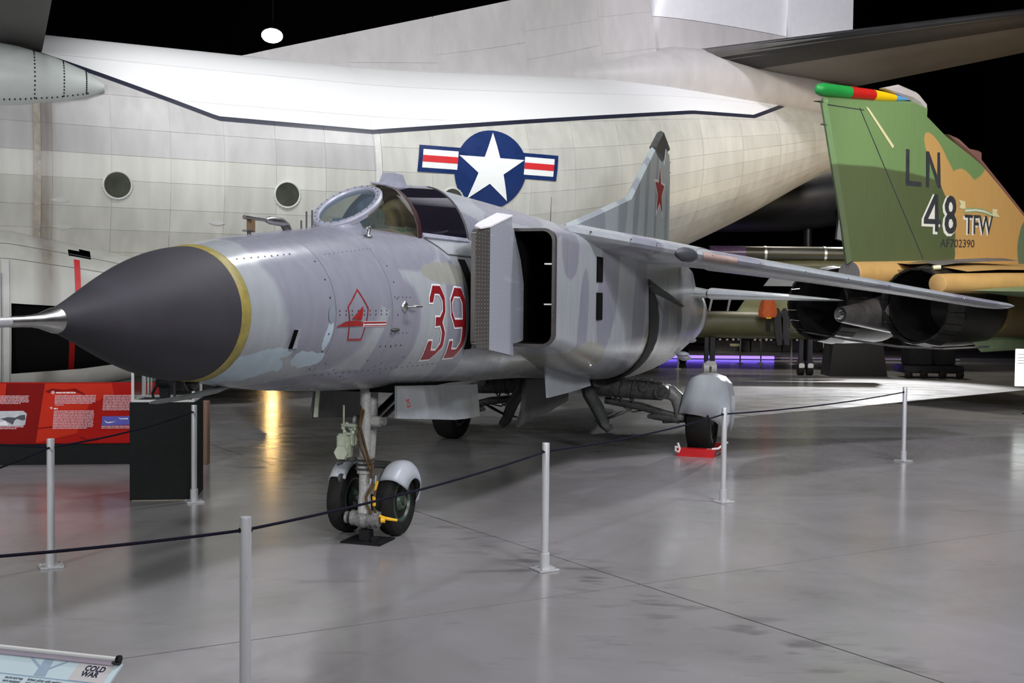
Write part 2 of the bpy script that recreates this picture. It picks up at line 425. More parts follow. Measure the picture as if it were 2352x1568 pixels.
M['ramp_edge'] = perforated('riveted_brown_edge', (0.075, 0.07, 0.062), (0.40, 0.39, 0.37), 0.062, 0.03, 0.10)

# transport skin: white above a blue-black cheat line, pale grey metal below
STRIPE = [(-8, 8.67), (1.6, 5.442), (3.785, 4.708), (6.43, 4.685), (9.46, 5.129), (13.74, 5.748), (15.52, 5.837), (16.65, 6.225), (18.0, 6.8), (20, 7.2)]
def transport_skin():
    m, nt, b = new_mat('transport_skin')
    tc = N(nt, 'ShaderNodeTexCoord'); sp = N(nt, 'ShaderNodeSeparateXYZ'); nt.links.new(tc.outputs['Object'], sp.inputs[0])
    x, z = sp.outputs[0], sp.outputs[2]
    u = math_node(nt, 'MULTIPLY', math_node(nt, 'ADD', x, 8.0), 1 / 28.0)
    rp = N(nt, 'ShaderNodeValToRGB'); nt.links.new(u, rp.inputs[0])
    el = rp.color_ramp.elements
    while len(el) < len(STRIPE): el.new(0.5)
    for i, (s, zz) in enumerate(STRIPE):
        el[i].position = (s + 8) / 28; v = zz / 10.0; el[i].color = (v, v, v, 1)
    zs = math_node(nt, 'MULTIPLY', rp.outputs[0], 10.0)
    d = math_node(nt, 'SUBTRACT', z, zs)
    white = math_node(nt, 'GREATER_THAN', d, 0.0)
    line = math_node(nt, 'LESS_THAN', math_node(nt, 'ABSOLUTE', d), 0.042)
    oi = N(nt, 'ShaderNodeObjectInfo')
    mp = N(nt, 'ShaderNodeMapping'); mp.inputs['Scale'].default_value = (2.5, 2.5, 0.35); nt.links.new(tc.outputs['Object'], mp.inputs[0])
    nz = N(nt, 'ShaderNodeTexNoise'); nz.inputs['Scale'].default_value = 2.2; nz.inputs['Detail'].default_value = 6; nt.links.new(mp.outputs[0], nz.inputs['Vector'])
    g = N(nt, 'ShaderNodeMapRange'); g.inputs[1].default_value = 0.25; g.inputs[2].default_value = 0.75; g.inputs[3].default_value = 0.86; g.inputs[4].default_value = 1.08
    nt.links.new(nz.outputs[0], g.inputs[0])
    pr = N(nt, 'ShaderNodeMapRange'); pr.inputs[3].default_value = 0.95; pr.inputs[4].default_value = 1.05; nt.links.new(oi.outputs['Random'], pr.inputs[0])
    gv = math_node(nt, 'MULTIPLY', g.outputs[0], pr.outputs[0])
    # brown dirt along the wing-rear frame
    dx = math_node(nt, 'ABSOLUTE', math_node(nt, 'SUBTRACT', x, 1.12))
    dirt = N(nt, 'ShaderNodeMapRange'); dirt.inputs[1].default_value = 0.05; dirt.inputs[2].default_value = 0.2; dirt.inputs[3].default_value = 1.0; dirt.inputs[4].default_value = 0.0
    nt.links.new(dx, dirt.inputs[0])
    dm = math_node(nt, 'MULTIPLY', dirt.outputs[0], math_node(nt, 'MULTIPLY', nz.outputs[0], 1.1))
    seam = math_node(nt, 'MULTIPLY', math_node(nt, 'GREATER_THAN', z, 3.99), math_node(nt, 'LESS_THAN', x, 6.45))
    tone = N(nt, 'ShaderNodeMix', data_type='RGBA'); tone.inputs[6].default_value = (0.54, 0.535, 0.485, 1); tone.inputs[7].default_value = (0.455, 0.445, 0.435, 1)  # paler and yellower below the seam: reflected light put into the colour
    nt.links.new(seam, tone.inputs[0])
    base = N(nt, 'ShaderNodeMix', data_type='RGBA'); nt.links.new(tone.outputs[2], base.inputs[6]); base.inputs[7].default_value = (0.16, 0.12, 0.085, 1)
    nt.links.new(dm, base.inputs[0])
    cmb = N(nt, 'ShaderNodeCombineColor')
    for i in range(3): nt.links.new(gv, cmb.inputs[i])
    mul = N(nt, 'ShaderNodeMix', data_type='RGBA', blend_type='MULTIPLY'); mul.inputs[0].default_value = 1
    nt.links.new(base.outputs[2], mul.inputs[6]); nt.links.new(cmb.outputs[0], mul.inputs[7])
    m1 = N(nt, 'ShaderNodeMix', data_type='RGBA'); m1.inputs[7].default_value = (0.80, 0.80, 0.80, 1)
    nt.links.new(white, m1.inputs[0]); nt.links.new(mul.outputs[2], m1.inputs[6])
    m2 = N(nt, 'ShaderNodeMix', data_type='RGBA'); m2.inputs[7].default_value = (0.02, 0.022, 0.04, 1)
    nt.links.new(line, m2.inputs[0]); nt.links.new(m1.outputs[2], m2.inputs[6])
    nt.links.new(m2.outputs[2], b.inputs['Base Color'])
    b.inputs['Roughness'].default_value = 0.36
    return m
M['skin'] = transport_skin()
M['gap'] = mat('panel_gap', (0.20, 0.20, 0.185), 0.7, var=0.1)
M['trans_grey'] = mat('transport_grey_metal', (0.50, 0.48, 0.475), 0.38, var=0.08, scale=2.0, stretch=(2, 2, 0.4))
M['trans_white'] = mat('transport_white', (0.78, 0.78, 0.80), 0.35, var=0.03)
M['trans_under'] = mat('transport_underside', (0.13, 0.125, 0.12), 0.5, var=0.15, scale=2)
M['boot'] = mat('black_rubber_boot', (0.008, 0.008, 0.009), 0.55, var=0.2)
M['trans_fillet'] = mat('pale_green_metal', (0.60, 0.64, 0.61), 0.4, var=0.06, scale=3)
M['navy'] = mat('roundel_navy', (0.012, 0.03, 0.12), 0.28, var=0.15, scale=3)
M['insig_white'] = mat('roundel_white', (0.80, 0.82, 0.80), 0.35, var=0.02)
M['insig_red'] = mat('roundel_red', (0.62, 0.03, 0.035), 0.35, var=0.03)
M['pane'] = mat('porthole_glass', (0.055, 0.06, 0.045), 0.12, var=0.3, scale=4)
M['ring'] = mat('porthole_ring', (0.56, 0.56, 0.53), 0.35, var=0.05)

# bomber camouflage
GRN = (0.16, 0.27, 0.11); DGR = (0.085, 0.115, 0.052); TAN = (0.54, 0.33, 0.12); SAGE = (0.13, 0.19, 0.12)
M['bomber'] = camo('bomber_camouflage', GRN, [
    (DGR, [((1.0, 2.55), (6.0, 1.58), 0.0)], 0.02, 0.012, 1.0),
    (TAN, [((4.9, 3.05), (1.55, 1.42), -0.35), ((2.75, 4.42), (0.66, 0.24), 0.72), ((3.1, 4.08), (0.62, 0.26), 0.85), ((3.75, 3.75), (0.75, 0.52), 0.5), ((4.5, 2.6), (1.12, 0.9), 0.0)], 0.10, 0.015, 1.3),
    (SAGE, [((6.6, 2.9), (0.75, 0.75), 0.3)], 0.1, 0.02, 1.3)], rough=0.55, streak=0.05, bump=0.02)
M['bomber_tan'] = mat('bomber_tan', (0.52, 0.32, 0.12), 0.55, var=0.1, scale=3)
M['bomber_tan_shade'] = mat('bomber_tan_shaded', (0.13, 0.085, 0.03), 0.6, var=0.15, scale=3)  # the same tan darkened; shade on the body side is put into the colour
M['bomber_green'] = mat('bomber_pale_green', (0.20, 0.27, 0.15), 0.55, var=0.12, scale=4)
M['pod_green'] = mat('pod_green', (0.02, 0.30, 0.06), 0.4, var=0.06)
M['pod_red'] = mat('pod_red', (0.50, 0.015, 0.012), 0.4, var=0.06)
M['pod_yellow'] = mat('pod_yellow', (0.85, 0.55, 0.005), 0.4, var=0.04)
M['pod_blue'] = mat('pod_blue', (0.12, 0.38, 0.80), 0.4, var=0.04)
M['tip_grey'] = mat('fin_tip_grey', (0.50, 0.47, 0.50), 0.5, var=0.05)
M['edge_pink'] = mat('fin_edge_brown', (0.24, 0.12, 0.11), 0.5, var=0.1)
M['slit'] = mat('formation_light_strip', (0.72, 0.68, 0.42), 0.4, var=0.05)
M['letters_dark'] = mat('dark_stencil_paint', (0.035, 0.04, 0.05), 0.6, var=0.2)
M['scorch'] = mat('scorched_grey', (0.14, 0.13, 0.14), 0.5, var=0.5, scale=2.5)
M['burnt'] = mat('burnt_metal', (0.10, 0.095, 0.10), 0.4, metal=0.6, var=0.4, scale=4)
M['nozzle'] = mat('nozzle_black', (0.012, 0.012, 0.012), 0.38, var=0.3, metal=0.3)
M['olive'] = mat('olive_drab', (0.075, 0.075, 0.03), 0.5, var=0.15, scale=3)
M['olive_pale'] = mat('pale_olive', (0.48, 0.50, 0.28), 0.55, var=0.06)
M['orange'] = mat('orange_cloth', (0.50, 0.10, 0.02), 0.8, var=0.2, scale=12)
M['dark_plane'] = mat('dark_aircraft', (0.016, 0.016, 0.02), 0.42, var=0.3, scale=3)
M['blue_grey'] = mat('blue_grey_panel', (0.34, 0.38, 0.42), 0.5, var=0.06)
M['pod_dark'] = mat('dark_green_pod', (0.03, 0.03, 0.018), 0.4, var=0.2)
M['sign_white'] = mat('glow_sign_white', (0.8, 0.82, 0.78), 0.5, var=0.02, emit=(0.92, 1.0, 0.92), estr=0.75)  # board given a glow of its own so that it looks lit
M['panel_blue'] = mat('sign_pale_blue', (0.60, 0.74, 0.77), 0.35, var=0.03)
M['panel_grey'] = mat('sign_pale_grey', (0.62, 0.60, 0.59), 0.4, var=0.03)
M['panel_shape'] = mat('sign_blue_grey_picture', (0.36, 0.46, 0.56), 0.4, var=0.05)
M['ink'] = mat('sign_ink', (0.012, 0.015, 0.04), 0.5, var=0.1)
M['ink_blue'] = mat('sign_rule_blue', (0.22, 0.32, 0.46), 0.5, var=0.1)
M['poster_red'] = mat('poster_red', (0.36, 0.010, 0.007), 0.6, spec=0.08, var=0.12, scale=2)
M['poster_red_light'] = mat('poster_red_light', (0.50, 0.028, 0.012), 0.6, spec=0.08, var=0.06, scale=2)
M['poster_red_dark'] = mat('poster_red_dark', (0.20, 0.007, 0.006), 0.6, spec=0.08, var=0.1, scale=2)
M['poster_text'] = mat('poster_text_pink', (0.62, 0.36, 0.38), 0.5, var=0.08)
M['poster_white'] = mat('poster_title_white', (0.80, 0.72, 0.72), 0.5, var=0.05)
M['photo_grey'] = mat('poster_photo_grey', (0.50, 0.53, 0.55), 0.4, var=0.2, scale=7)
M['photo_blue'] = mat('poster_photo_blue', (0.09, 0.09, 0.42), 0.4, var=0.12, scale=5)
M['photo_dark'] = mat('poster_photo_dark', (0.06, 0.06, 0.08), 0.4, var=0.2)
M['plinth'] = mat('black_plinth', (0.009, 0.010, 0.010), 0.6, spec=0.15, var=0.2, scale=10)
M['wood'] = mat('brown_wood', (0.20, 0.115, 0.07), 0.45, var=0.2, scale=5, stretch=(6, 6, 0.6))
M['case_white'] = mat('case_white_frame', (0.60, 0.61, 0.58), 0.45, var=0.05)
M['case_glass'] = glass('case_glass', (0.9, 0.92, 0.92), 0.8)
M['purple'] = mat('purple_light_strip', (0.1, 0.05, 0.5), 0.5, emit=(0.22, 0.13, 1.0), estr=2.2)
M['lamp_glow'] = mat('lamp_glow', (1, 1, 1), 0.5, emit=(0.95, 0.97, 1.0), estr=40.0)
M['lamp_warm'] = mat('lamp_warm_glow', (1, 0.8, 0.4), 0.5, emit=(1.0, 0.62, 0.22), estr=110.0)
M['wall'] = mat('dark_wall', (0.010, 0.010, 0.014), 0.9, var=0.2, scale=0.5, spec=0.1)

def floor_mat():
    m, nt, b = new_mat('polished_concrete')
    tc = N(nt, 'ShaderNodeTexCoord')
    n1 = N(nt, 'ShaderNodeTexNoise'); n1.inputs['Scale'].default_value = 0.55; n1.inputs['Detail'].default_value = 8; n1.inputs['Roughness'].default_value = 0.62; n1.inputs['Distortion'].default_value = 0.6
    nt.links.new(tc.outputs['Object'], n1.inputs['Vector'])
    r = N(nt, 'ShaderNodeValToRGB'); nt.links.new(n1.outputs[0], r.inputs[0]); e = r.color_ramp.elements
    e[0].position = 0.28; e[0].color = (0.205, 0.20, 0.19, 1); e[1].position = 0.75; e[1].color = (0.335, 0.32, 0.335, 1)
    mid = e.new(0.5); mid.color = (0.265, 0.258, 0.252, 1)
    # stains: dark scuffs, longer along x
    mp = N(nt, 'ShaderNodeMapping'); mp.inputs['Scale'].default_value = (1.2, 3.0, 1); mp.inputs['Rotation'].default_value = (0, 0, 0.5); nt.links.new(tc.outputs['Object'], mp.inputs[0])
    n2 = N(nt, 'ShaderNodeTexNoise'); n2.inputs['Scale'].default_value = 1.1; n2.inputs['Detail'].default_value = 7; n2.inputs['Roughness'].default_value = 0.7; nt.links.new(mp.outputs[0], n2.inputs['Vector'])
    s = N(nt, 'ShaderNodeMapRange'); s.inputs[1].default_value = 0.58; s.inputs[2].default_value = 0.72; s.inputs[3].default_value = 0.0; s.inputs[4].default_value = 0.5; nt.links.new(n2.outputs[0], s.inputs[0])
    mx = N(nt, 'ShaderNodeMix', data_type='RGBA'); mx.inputs[7].default_value = (0.12, 0.11, 0.115, 1)
    # scuffs and grime gathered along the main joint
    dt = N(nt, 'ShaderNodeVectorMath', operation='DOT_PRODUCT'); dt.inputs[1].default_value = (0.825, 0.565, 0); nt.links.new(tc.outputs['Object'], dt.inputs[0])
    dd = math_node(nt, 'ABSOLUTE', math_node(nt, 'SUBTRACT', dt.outputs['Value'], 0.83 * 0.825 + 7.06 * 0.565 - 0.18))
    nr = N(nt, 'ShaderNodeMapRange'); nr.inputs[1].default_value = 0.05; nr.inputs[2].default_value = 0.55; nr.inputs[3].default_value = 1.0; nr.inputs[4].default_value = 0.0; nt.links.new(dd, nr.inputs[0])
    n4 = N(nt, 'ShaderNodeTexNoise'); n4.inputs['Scale'].default_value = 2.6; n4.inputs['Detail'].default_value = 7; nt.links.new(mp.outputs[0], n4.inputs['Vector'])
    sc = N(nt, 'ShaderNodeMapRange'); sc.inputs[1].default_value = 0.52; sc.inputs[2].default_value = 0.66; sc.inputs[4].default_value = 0.75; nt.links.new(n4.outputs[0], sc.inputs[0])
    grime = math_node(nt, 'MAXIMUM', s.outputs[0], math_node(nt, 'MULTIPLY', sc.outputs[0], nr.outputs[0]))
    nt.links.new(grime, mx.inputs[0]); nt.links.new(r.outputs[0], mx.inputs[6]); nt.links.new(mx.outputs[2], b.inputs['Base Color'])
    rr = N(nt, 'ShaderNodeMapRange'); rr.inputs[1].default_value = 0.3; rr.inputs[2].default_value = 0.7; rr.inputs[3].default_value = 0.13; rr.inputs[4].default_value = 0.25
    nt.links.new(n2.outputs[0], rr.inputs[0]); nt.links.new(rr.outputs[0], b.inputs['Roughness'])
    b.inputs['Specular IOR Level'].default_value = 0.55
    bp = N(nt, 'ShaderNodeBump'); bp.inputs['Strength'].default_value = 0.06; bp.inputs['Distance'].default_value = 0.02
    n3 = N(nt, 'ShaderNodeTexNoise'); n3.inputs['Scale'].default_value = 3.0; n3.inputs['Detail'].default_value = 2; nt.links.new(tc.outputs['Object'], n3.inputs['Vector'])
    nt.links.new(n3.outputs[0], bp.inputs['Height']); nt.links.new(bp.outputs[0], b.inputs['Normal'])
    return m
M['floor'] = floor_mat()
M['joint'] = mat('joint_filler', (0.035, 0.032, 0.03), 0.8, var=0.2)

# ================================================================== setting
# floor: large slabs between saw-cut joints; joint filler lies below
JA = Vector((0.565, -0.825, 0)).normalized(); JB = Vector((0.868, 0.497, 0)).normalized(); JO = Vector((0.83, 7.06, 0))
fl = MB(); fl.box((-50, -12, -0.3), (60, 75, -0.012)); floor = fl.build('floor', M['joint']); tag(floor, kind='structure')
g = 0.006
ia = [-70, -16, -8.2, 0, 7.5, 15, 80]; ib = [-60, -14, -6.6, 0, 7.3, 14.6, 22, 30, 80]
for i in range(len(ia) - 1):
    for j in range(len(ib) - 1):
        q = [JO + JA * (a) + JB * (b) for a, b in ((ia[i] + g, ib[j] + g), (ia[i + 1] - g, ib[j] + g), (ia[i + 1] - g, ib[j + 1] - g), (ia[i] + g, ib[j + 1] - g))]
        mb = MB(); mb.prism([(p.x, p.y, -0.02) for p in q], (0, 0, 0.02)); mb.build('slab', M['floor'], floor)
mb = MB(); mb.box((-50, 74.6, -0.3), (60, 75, 22)); tag(mb.build('wall_back', M['wall']), kind='structure')
mb = MB(); mb.box((-50, -12, -0.3), (-49.6, 75, 22)); tag(mb.build('wall_left', M['wall']), kind='structure')
mb = MB(); mb.box((59.6, -12, -0.3), (60, 75, 22)); tag(mb.build('wall_right', M['wall']), kind='structure')
mb = MB(); mb.box((-50, -12, 21.7), (60, 75, 22)); tag(mb.build('ceiling', M['wall']), kind='structure')
# ================================================================== the grey swing-wing jet (x aft, -y port, z up; origin on the floor under the nose wheels)
JX, JY, JH = -1.055, 8.538, R(90 - 18.53)
jet = empty('fighter_jet', (JX, JY, 0), JH)
tag(jet, 'grey camouflaged swing-wing fighter jet with dark nose cone and red number 39', 'aircraft')

FS = [  # x, half width, z of greatest width, top, bottom, upper and lower exponent
    (-2.42, .373, 1.694, 2.067, 1.321, 2, 2), (-2.0, .443, 1.696, 2.139, 1.254, 2, 2), (-1.57, .503, 1.697, 2.193, 1.203, 2, 2), (-1.1, .545, 1.70, 2.248, 1.165, 2, 2.05),
    (-.6, .58, 1.70, 2.305, 1.135, 2.05, 2.1), (0, .605, 1.69, 2.34, 1.11, 2.2, 2.3), (.6, .62, 1.67, 2.37, 1.09, 2.3, 2.5), (1.2, .64, 1.66, 2.42, 1.07, 2.4, 2.6),
    (3, .72, 1.62, 2.48, 1.0, 2.5, 2.6), (4.5, .95, 1.6, 2.5, .9, 2.5, 2.5), (6, 1.03, 1.6, 2.48, .8, 2.4, 2.4), (8, .98, 1.6, 2.45, .72, 2.2, 2.2), (9.5, .88, 1.6, 2.38, .75, 2.1, 2.1), (11, .75, 1.58, 2.25, .88, 2, 2), (12, .66, 1.58, 2.2, .95, 2, 2)]
def fsec(x, n=72, d=0.0):
    hw, zc, top, bot, nt_, nb_ = lerp_table(FS, x)
    out = []
    for i in range(n):
        t = 2 * PI * i / n; c, s = math.cos(t), math.sin(t)
        e = nt_ if s >= 0 else nb_; h = (top - zc) if s >= 0 else (zc - bot)
        y = (hw + d) * math.copysign(abs(c) ** (2 / e), c); z = zc + (h + d) * math.copysign(abs(s) ** (2 / e), s)
        out.append((x, y, z))
    return out
def fside(x, z, d=0.0):
    """point of the port side of the fuselage at station x and height z, d metres proud"""
    hw, zc, top, bot, nt_, nb_ = lerp_table(FS, x)
    q, e = ((z - zc) / (top - zc), nt_) if z >= zc else ((zc - z) / (zc - bot), nb_)
    q = min(q, 0.999)
    y = hw * (1 - q ** e) ** (1 / e)
    # outward normal in the section plane
    dz = 0.004; q2 = min(((z + dz - zc) / (top - zc)) if z + dz >= zc else ((zc - z - dz) / (zc - bot)), 0.999)
    e2 = nt_ if z + dz >= zc else nb_
    y2 = hw * (1 - q2 ** e2) ** (1 / e2)
    nrm = Vector((0, dz, (y - y2))).normalized()
    return (x, -(y + d * nrm.y), z + d * nrm.z)
def frange(a, b, st):
    n = max(1, int(round((b - a) / st))); return [a + (b - a) * i / n for i in range(n + 1)]
def fus_part(name, a, b, m, d=0.0, st=0.1, n=72, label=None):
    mb = MB(); mb.loft([fsec(x, n, d) for x in frange(a, b, st)]); return mb.build(name, m, jet, True, label)
# skin sections with narrow joints over a dark sleeve
sleeve = fus_part('inner_frame', -2.38, 0.6, M['gap'], -0.012)
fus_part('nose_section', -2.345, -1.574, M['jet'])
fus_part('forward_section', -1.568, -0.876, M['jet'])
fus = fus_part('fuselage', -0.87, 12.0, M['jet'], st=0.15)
# radome and sealant band
prof = []
for i in range(25):
    t = i / 24.0; x = -3.43 + t * (3.43 - 2.42)
    r = 0.060 + (0.373 - 0.060) * (math.sin(t * PI / 2 * 0.93) / math.sin(PI / 2 * 0.93)) ** 1.12
    prof.append((x, r))
def rad_c(x): return 1.670 + (1.694 - 1.670) * (x + 3.43) / 1.01
mb = MB(); mb.loft([[(x, r * math.cos(2 * PI * j / 72), rad_c(x) + r * math.sin(2 * PI * j / 72)) for j in range(72)] for x, r in prof])
mb.build('radome', M['radome'], jet, True, 'dark grey nose cone')
mb = MB(); mb.loft([[(x, r * math.cos(2 * PI * j / 72), 1.694 + r * math.sin(2 * PI * j / 72)) for j in range(72)] for x, r in ((-2.42, .374), (-2.415, .3765), (-2.352, .3875), (-2.346, .385))])
mb.build('sealant_band', M['radome_band'], jet, True, 'yellow band behind the nose cone')
# pitot boom
mb = MB(); mb._lathe(Vector((-3.425, 0, 1.670)), Vector((-1, 0, -0.012)).normalized(), [(0, .0625), (.02, .061), (.06, .050), (.11, .036), (.16, .029), (.22, .026), (.30, .0245)], 36)
pb = mb.build('pitot_boom', M['steel'], jet, True, 'metal pitot boom on the tip of the nose')
mb = MB(); mb._lathe(Vector((-3.72, 0, 1.666)), Vector((-1, 0, -0.012)).normalized(), [(0, .0235), (.3, .021), (1.0, .016), (1.35, .008)], 24)
mb.build('boom_tube', M['alu'], pb, True)
# fasteners in rows on the skin (dark dots)
mb = MB()
def dot(x, z, r=0.006):
    p = Vector(fside(x, z, 0.0015)); a = Vector(fside(x, z + 0.02, 0.0015)) - p; a.normalize(); b = Vector((1, 0, 0))
    k = [p + (a * math.sin(2 * PI * i / 6) + b * math.cos(2 * PI * i / 6)) * r for i in range(6)]
    mb.add([v[:] for v in k], [tuple(range(6))])
for i in range(9): dot(-1.53 + i * 0.072, 1.71, 0.006); dot(-1.53 + i * 0.072, 1.685, 0.006)
for i in range(22): dot(-1.5 + i * 0.075, 1.305, 0.006)
for i in range(7): dot(-1.62, 1.35 + i * 0.11, 0.007); dot(-0.80, 1.35 + i * 0.11, 0.006)
for i in range(9): dot(-2.28 + 0.06 * i, 2.0 + 0.006 * i, 0.007)
for i in range(5): dot(-.83 + i * .055, 1.80, .005); dot(-.86 + i * .055, 1.555, .005); dot(-.95 + i * .07, 1.47, .007)
for i in range(8): dot(-1.5 + i * 0.16, 1.38 - 0.05 * (i % 3), 0.006)
for i in range(12): dot(-1.45 + i * 0.055, 2.06 + 0.006 * i, 0.004)
fst = mb.build('fastener_row', M['black'], jet); fst['kind'] = 'stuff'

# markings conforming to the port side
def decal(name, outer, holes, m, parent, d=0.003, label=None, maxlen=0.035):
    V, F = fill(outer, holes, maxlen)
    return obj(name, [fside(x, z, d) for x, z in V], F, m, parent, False, label)
def inset(poly, k):
    """shift polygon edges inward by k (clockwise or not)"""
    n = len(poly); A = sum(poly[i][0] * poly[(i + 1) % n][1] - poly[(i + 1) % n][0] * poly[i][1] for i in range(n))
    s = 1 if A > 0 else -1; out = []
    for i in range(n):
        p0, p1, p2 = Vector(poly[i - 1]), Vector(poly[i]), Vector(poly[(i + 1) % n])
        d1 = (p1 - p0).normalized(); d2 = (p2 - p1).normalized()
        n1 = Vector((-d1.y, d1.x)) * s; n2 = Vector((-d2.y, d2.x)) * s
        b = (n1 + n2); den = 1 + n1.dot(n2)
        b = b / max(den, 0.3)
        out.append((p1.x + b.x * k, p1.y + b.y * k))
    return out
three = [(-0.200, 1.898), (-0.050, 1.896), (-0.026, 1.795), (-0.040, 1.681), (-0.079, 1.617), (-0.012, 1.545), (0.043, 1.437), (0.019, 1.342), (-0.144, 1.337), (-0.290, 1.337), (-0.300, 1.450), (-0.285, 1.500), (-0.203, 1.500), (-0.150, 1.428), (-0.060, 1.425), (-0.036, 1.470), (-0.074, 1.542), (-0.127, 1.584), (-0.215, 1.580), (-0.223, 1.672), (-0.142, 1.670), (-0.101, 1.709), (-0.099, 1.769), (-0.139, 1.814), (-0.209, 1.816), (-0.250, 1.754), (-0.327, 1.754), (-0.315, 1.808)]
three = [(-0.232, 1.898), (-0.095, 1.897), (-0.035, 1.805), (-0.035, 1.690), (-0.078, 1.622), (-0.012, 1.548), (0.012, 1.432), (-0.118, 1.337), (-0.272, 1.337), (-0.290, 1.455), (-0.283, 1.500), (-0.207, 1.500), (-0.172, 1.428), (-0.105, 1.425), (-0.070, 1.470), (-0.088, 1.542), (-0.128, 1.584), (-0.215, 1.580), (-0.223, 1.672), (-0.142, 1.670), (-0.101, 1.709), (-0.099, 1.769), (-0.139, 1.814), (-0.209, 1.816), (-0.250, 1.752), (-0.327, 1.752), (-0.315, 1.808)]
nine = [(0.154, 1.889), (0.294, 1.884), (0.350, 1.792), (0.393, 1.432), (0.290, 1.333), (0.105, 1.333), (0.085, 1.456), (0.082, 1.490), (0.155, 1.490), (0.185, 1.423), (0.262, 1.420), (0.300, 1.468), (0.282, 1.566), (0.140, 1.566), (0.052, 1.668), (0.045, 1.792)]
nhole = [(0.134, 1.798), (0.237, 1.796), (0.272, 1.752), (0.276, 1.647), (0.140, 1.649), (0.096, 1.703), (0.090, 1.754)]
num = decal('number_outline', three, [], M['white_paint'], fus, 0.003, 'white edge of the painted number 39')
decal('number_outline', nine, [nhole], M['white_paint'], fus, 0.003)
decal('number', inset(three, 0.013), [], M['red'], fus, 0.0055, 'dark red painted number 39')
decal('number', inset(nine, 0.013), [inset(nhole, -0.013)], M['red'], fus, 0.0055)
# badge: pointed outline with a small aircraft silhouette
bo = [(-1.297, 1.851), (-1.191, 1.727), (-1.204, 1.648), (-1.214, 1.604), (-1.230, 1.520), (-1.396, 1.523), (-1.417, 1.607), (-1.423, 1.659), (-1.441, 1.736)]
emb = decal('badge_outline', bo, [inset(bo, 0.011)], M['red_emblem'], fus, 0.003, 'red pointed badge outline')
decal('badge_aircraft', [(-1.269, 1.736), (-1.258, 1.731), (-1.276, 1.651), (-1.394, 1.660)], [], M['red_emblem'], emb, 0.005)
decal('badge_aircraft', [(-1.569, 1.612), (-1.457, 1.645), (-1.342, 1.650), (-1.261, 1.640), (-1.255, 1.614)], [], M['red_emblem'], emb, 0.005)
decal('badge_bar', [(-1.25, 1.642), (-0.955, 1.640), (-0.953, 1.604), (-1.247, 1.606)], [], M['white_paint'], emb, 0.003)
decal('badge_bar', [(-1.248, 1.639), (-0.960, 1.637), (-0.958, 1.626), (-1.246, 1.627)], [], M['red_emblem'], emb, 0.005)
decal('badge_bar', [(-1.243, 1.617), (-0.955, 1.615), (-0.953, 1.609), (-1.242, 1.611)], [], M['red_emblem'], emb, 0.005)
decal('access_cover', [(-1.617 + .034 * math.cos(t), 1.69 + .055 * math.sin(t)) for t in [2 * PI * i / 20 for i in range(20)]], [], mat('cover_blue_grey', (0.22, 0.26, 0.29), 0.4), fus, 0.004)
decal('bleed_gap', [(.425, 1.40), (.56, 1.40), (.56, 2.10), (.425, 2.10)], [], M['void'], fus, .004)
decal('panel_seam', [(.12, 2.245), (.16, 2.245), (.30, 2.135), (1.15, 2.135), (1.15, 2.125), (.29, 2.125)], [], M['gap_dark'], fus, .003)
# scoop, vent box, side probe
mb = MB(); p = fside(-0.81, 1.578, 0); mb.ball((p[0], p[1], p[2]), (0.065, 0.02, 0.013), 14, 8); mb.build('scoop', M['jet_dark'], fus, True)
mb = MB()
a, b, c, d_ = [fside(*q, 0.0) for q in ((-1.965, 1.602), (-1.885, 1.602), (-1.885, 1.49), (-1.965, 1.49))]
off = Vector((-0.012, -0.035, 0))
mb.add([a, b, c, d_, tuple(Vector(a) + off), tuple(Vector(b) + Vector((-0.02, -0.008, 0))), tuple(Vector(c) + Vector((-0.02, -0.008, 0))), tuple(Vector(d_) + off)],
       [(4, 5, 6, 7), (0, 1, 5, 4), (2, 3, 7, 6), (1, 2, 6, 5)])
vb = mb.build('vent_hood', M['jet_lilac'], jet, label='small vent hood with a black mouth')
mb = MB(); mb.add([tuple(Vector(v) + Vector((-0.004, -0.003, 0))) for v in (a, d_)] + [tuple(Vector(d_) + off * 0.98), tuple(Vector(a) + off * 0.98)], [(0, 1, 2, 3)]); mb.build('vent_mouth', M['void'], vb)
mb = MB(); p = Vector(fside(-0.70, 1.735, 0)); mb.ball(tuple(p), (0.045, 0.02, 0.04), 12, 8); mb.tube([p + Vector((0.01, -0.02, 0)), p + Vector((0.02, -0.07, 0.0)), p + Vector((0.10, -0.085, 0))], [0.012, 0.011, 0.006]); mb.build('temperature_probe', M['steel'], fus, True)
# whip masts ahead of the windscreen, angle sensor, small vane
for x, h in ((-1.104, .05), (-1.034, .115), (-0.957, .13)):
    mb = MB(); mb.tube([(x, 0, 2.23), (x, 0, 2.25 + h)], 0.006, 8); mb.build('rod_antenna', M['jet_dark'], jet)
mb = MB(); mb.tube([(-1.80, 0, 2.272), (-1.62, 0, 2.272), (-1.60, 0, 2.272)], [.014, .012, .012], 10); mb.tube([(-1.55, 0, 2.272), (-1.50, 0, 2.273), (-1.36, 0, 2.272), (-1.26, 0, 2.262)], [.014, .026, .028, .006], 14)
mb.tube([(-1.62, 0, 2.272), (-1.53, 0, 2.272)], .011, 10); mb.prism([(-1.37, -.012, 2.26), (-1.27, -.012, 2.255), (-1.22, -.012, 2.2), (-1.30, -.012, 2.2)], (0, .024, 0))
yp = mb.build('angle_sensor', M['steel'], jet, True, 'angle sensor boom on top of the nose')
mb = MB(); mb.box((-1.745, -.018, 2.185), (-1.705, .018, 2.262)); mb.build('sensor_clip', mat('brown_clip', (0.16, 0.10, 0.05), 0.6), yp)
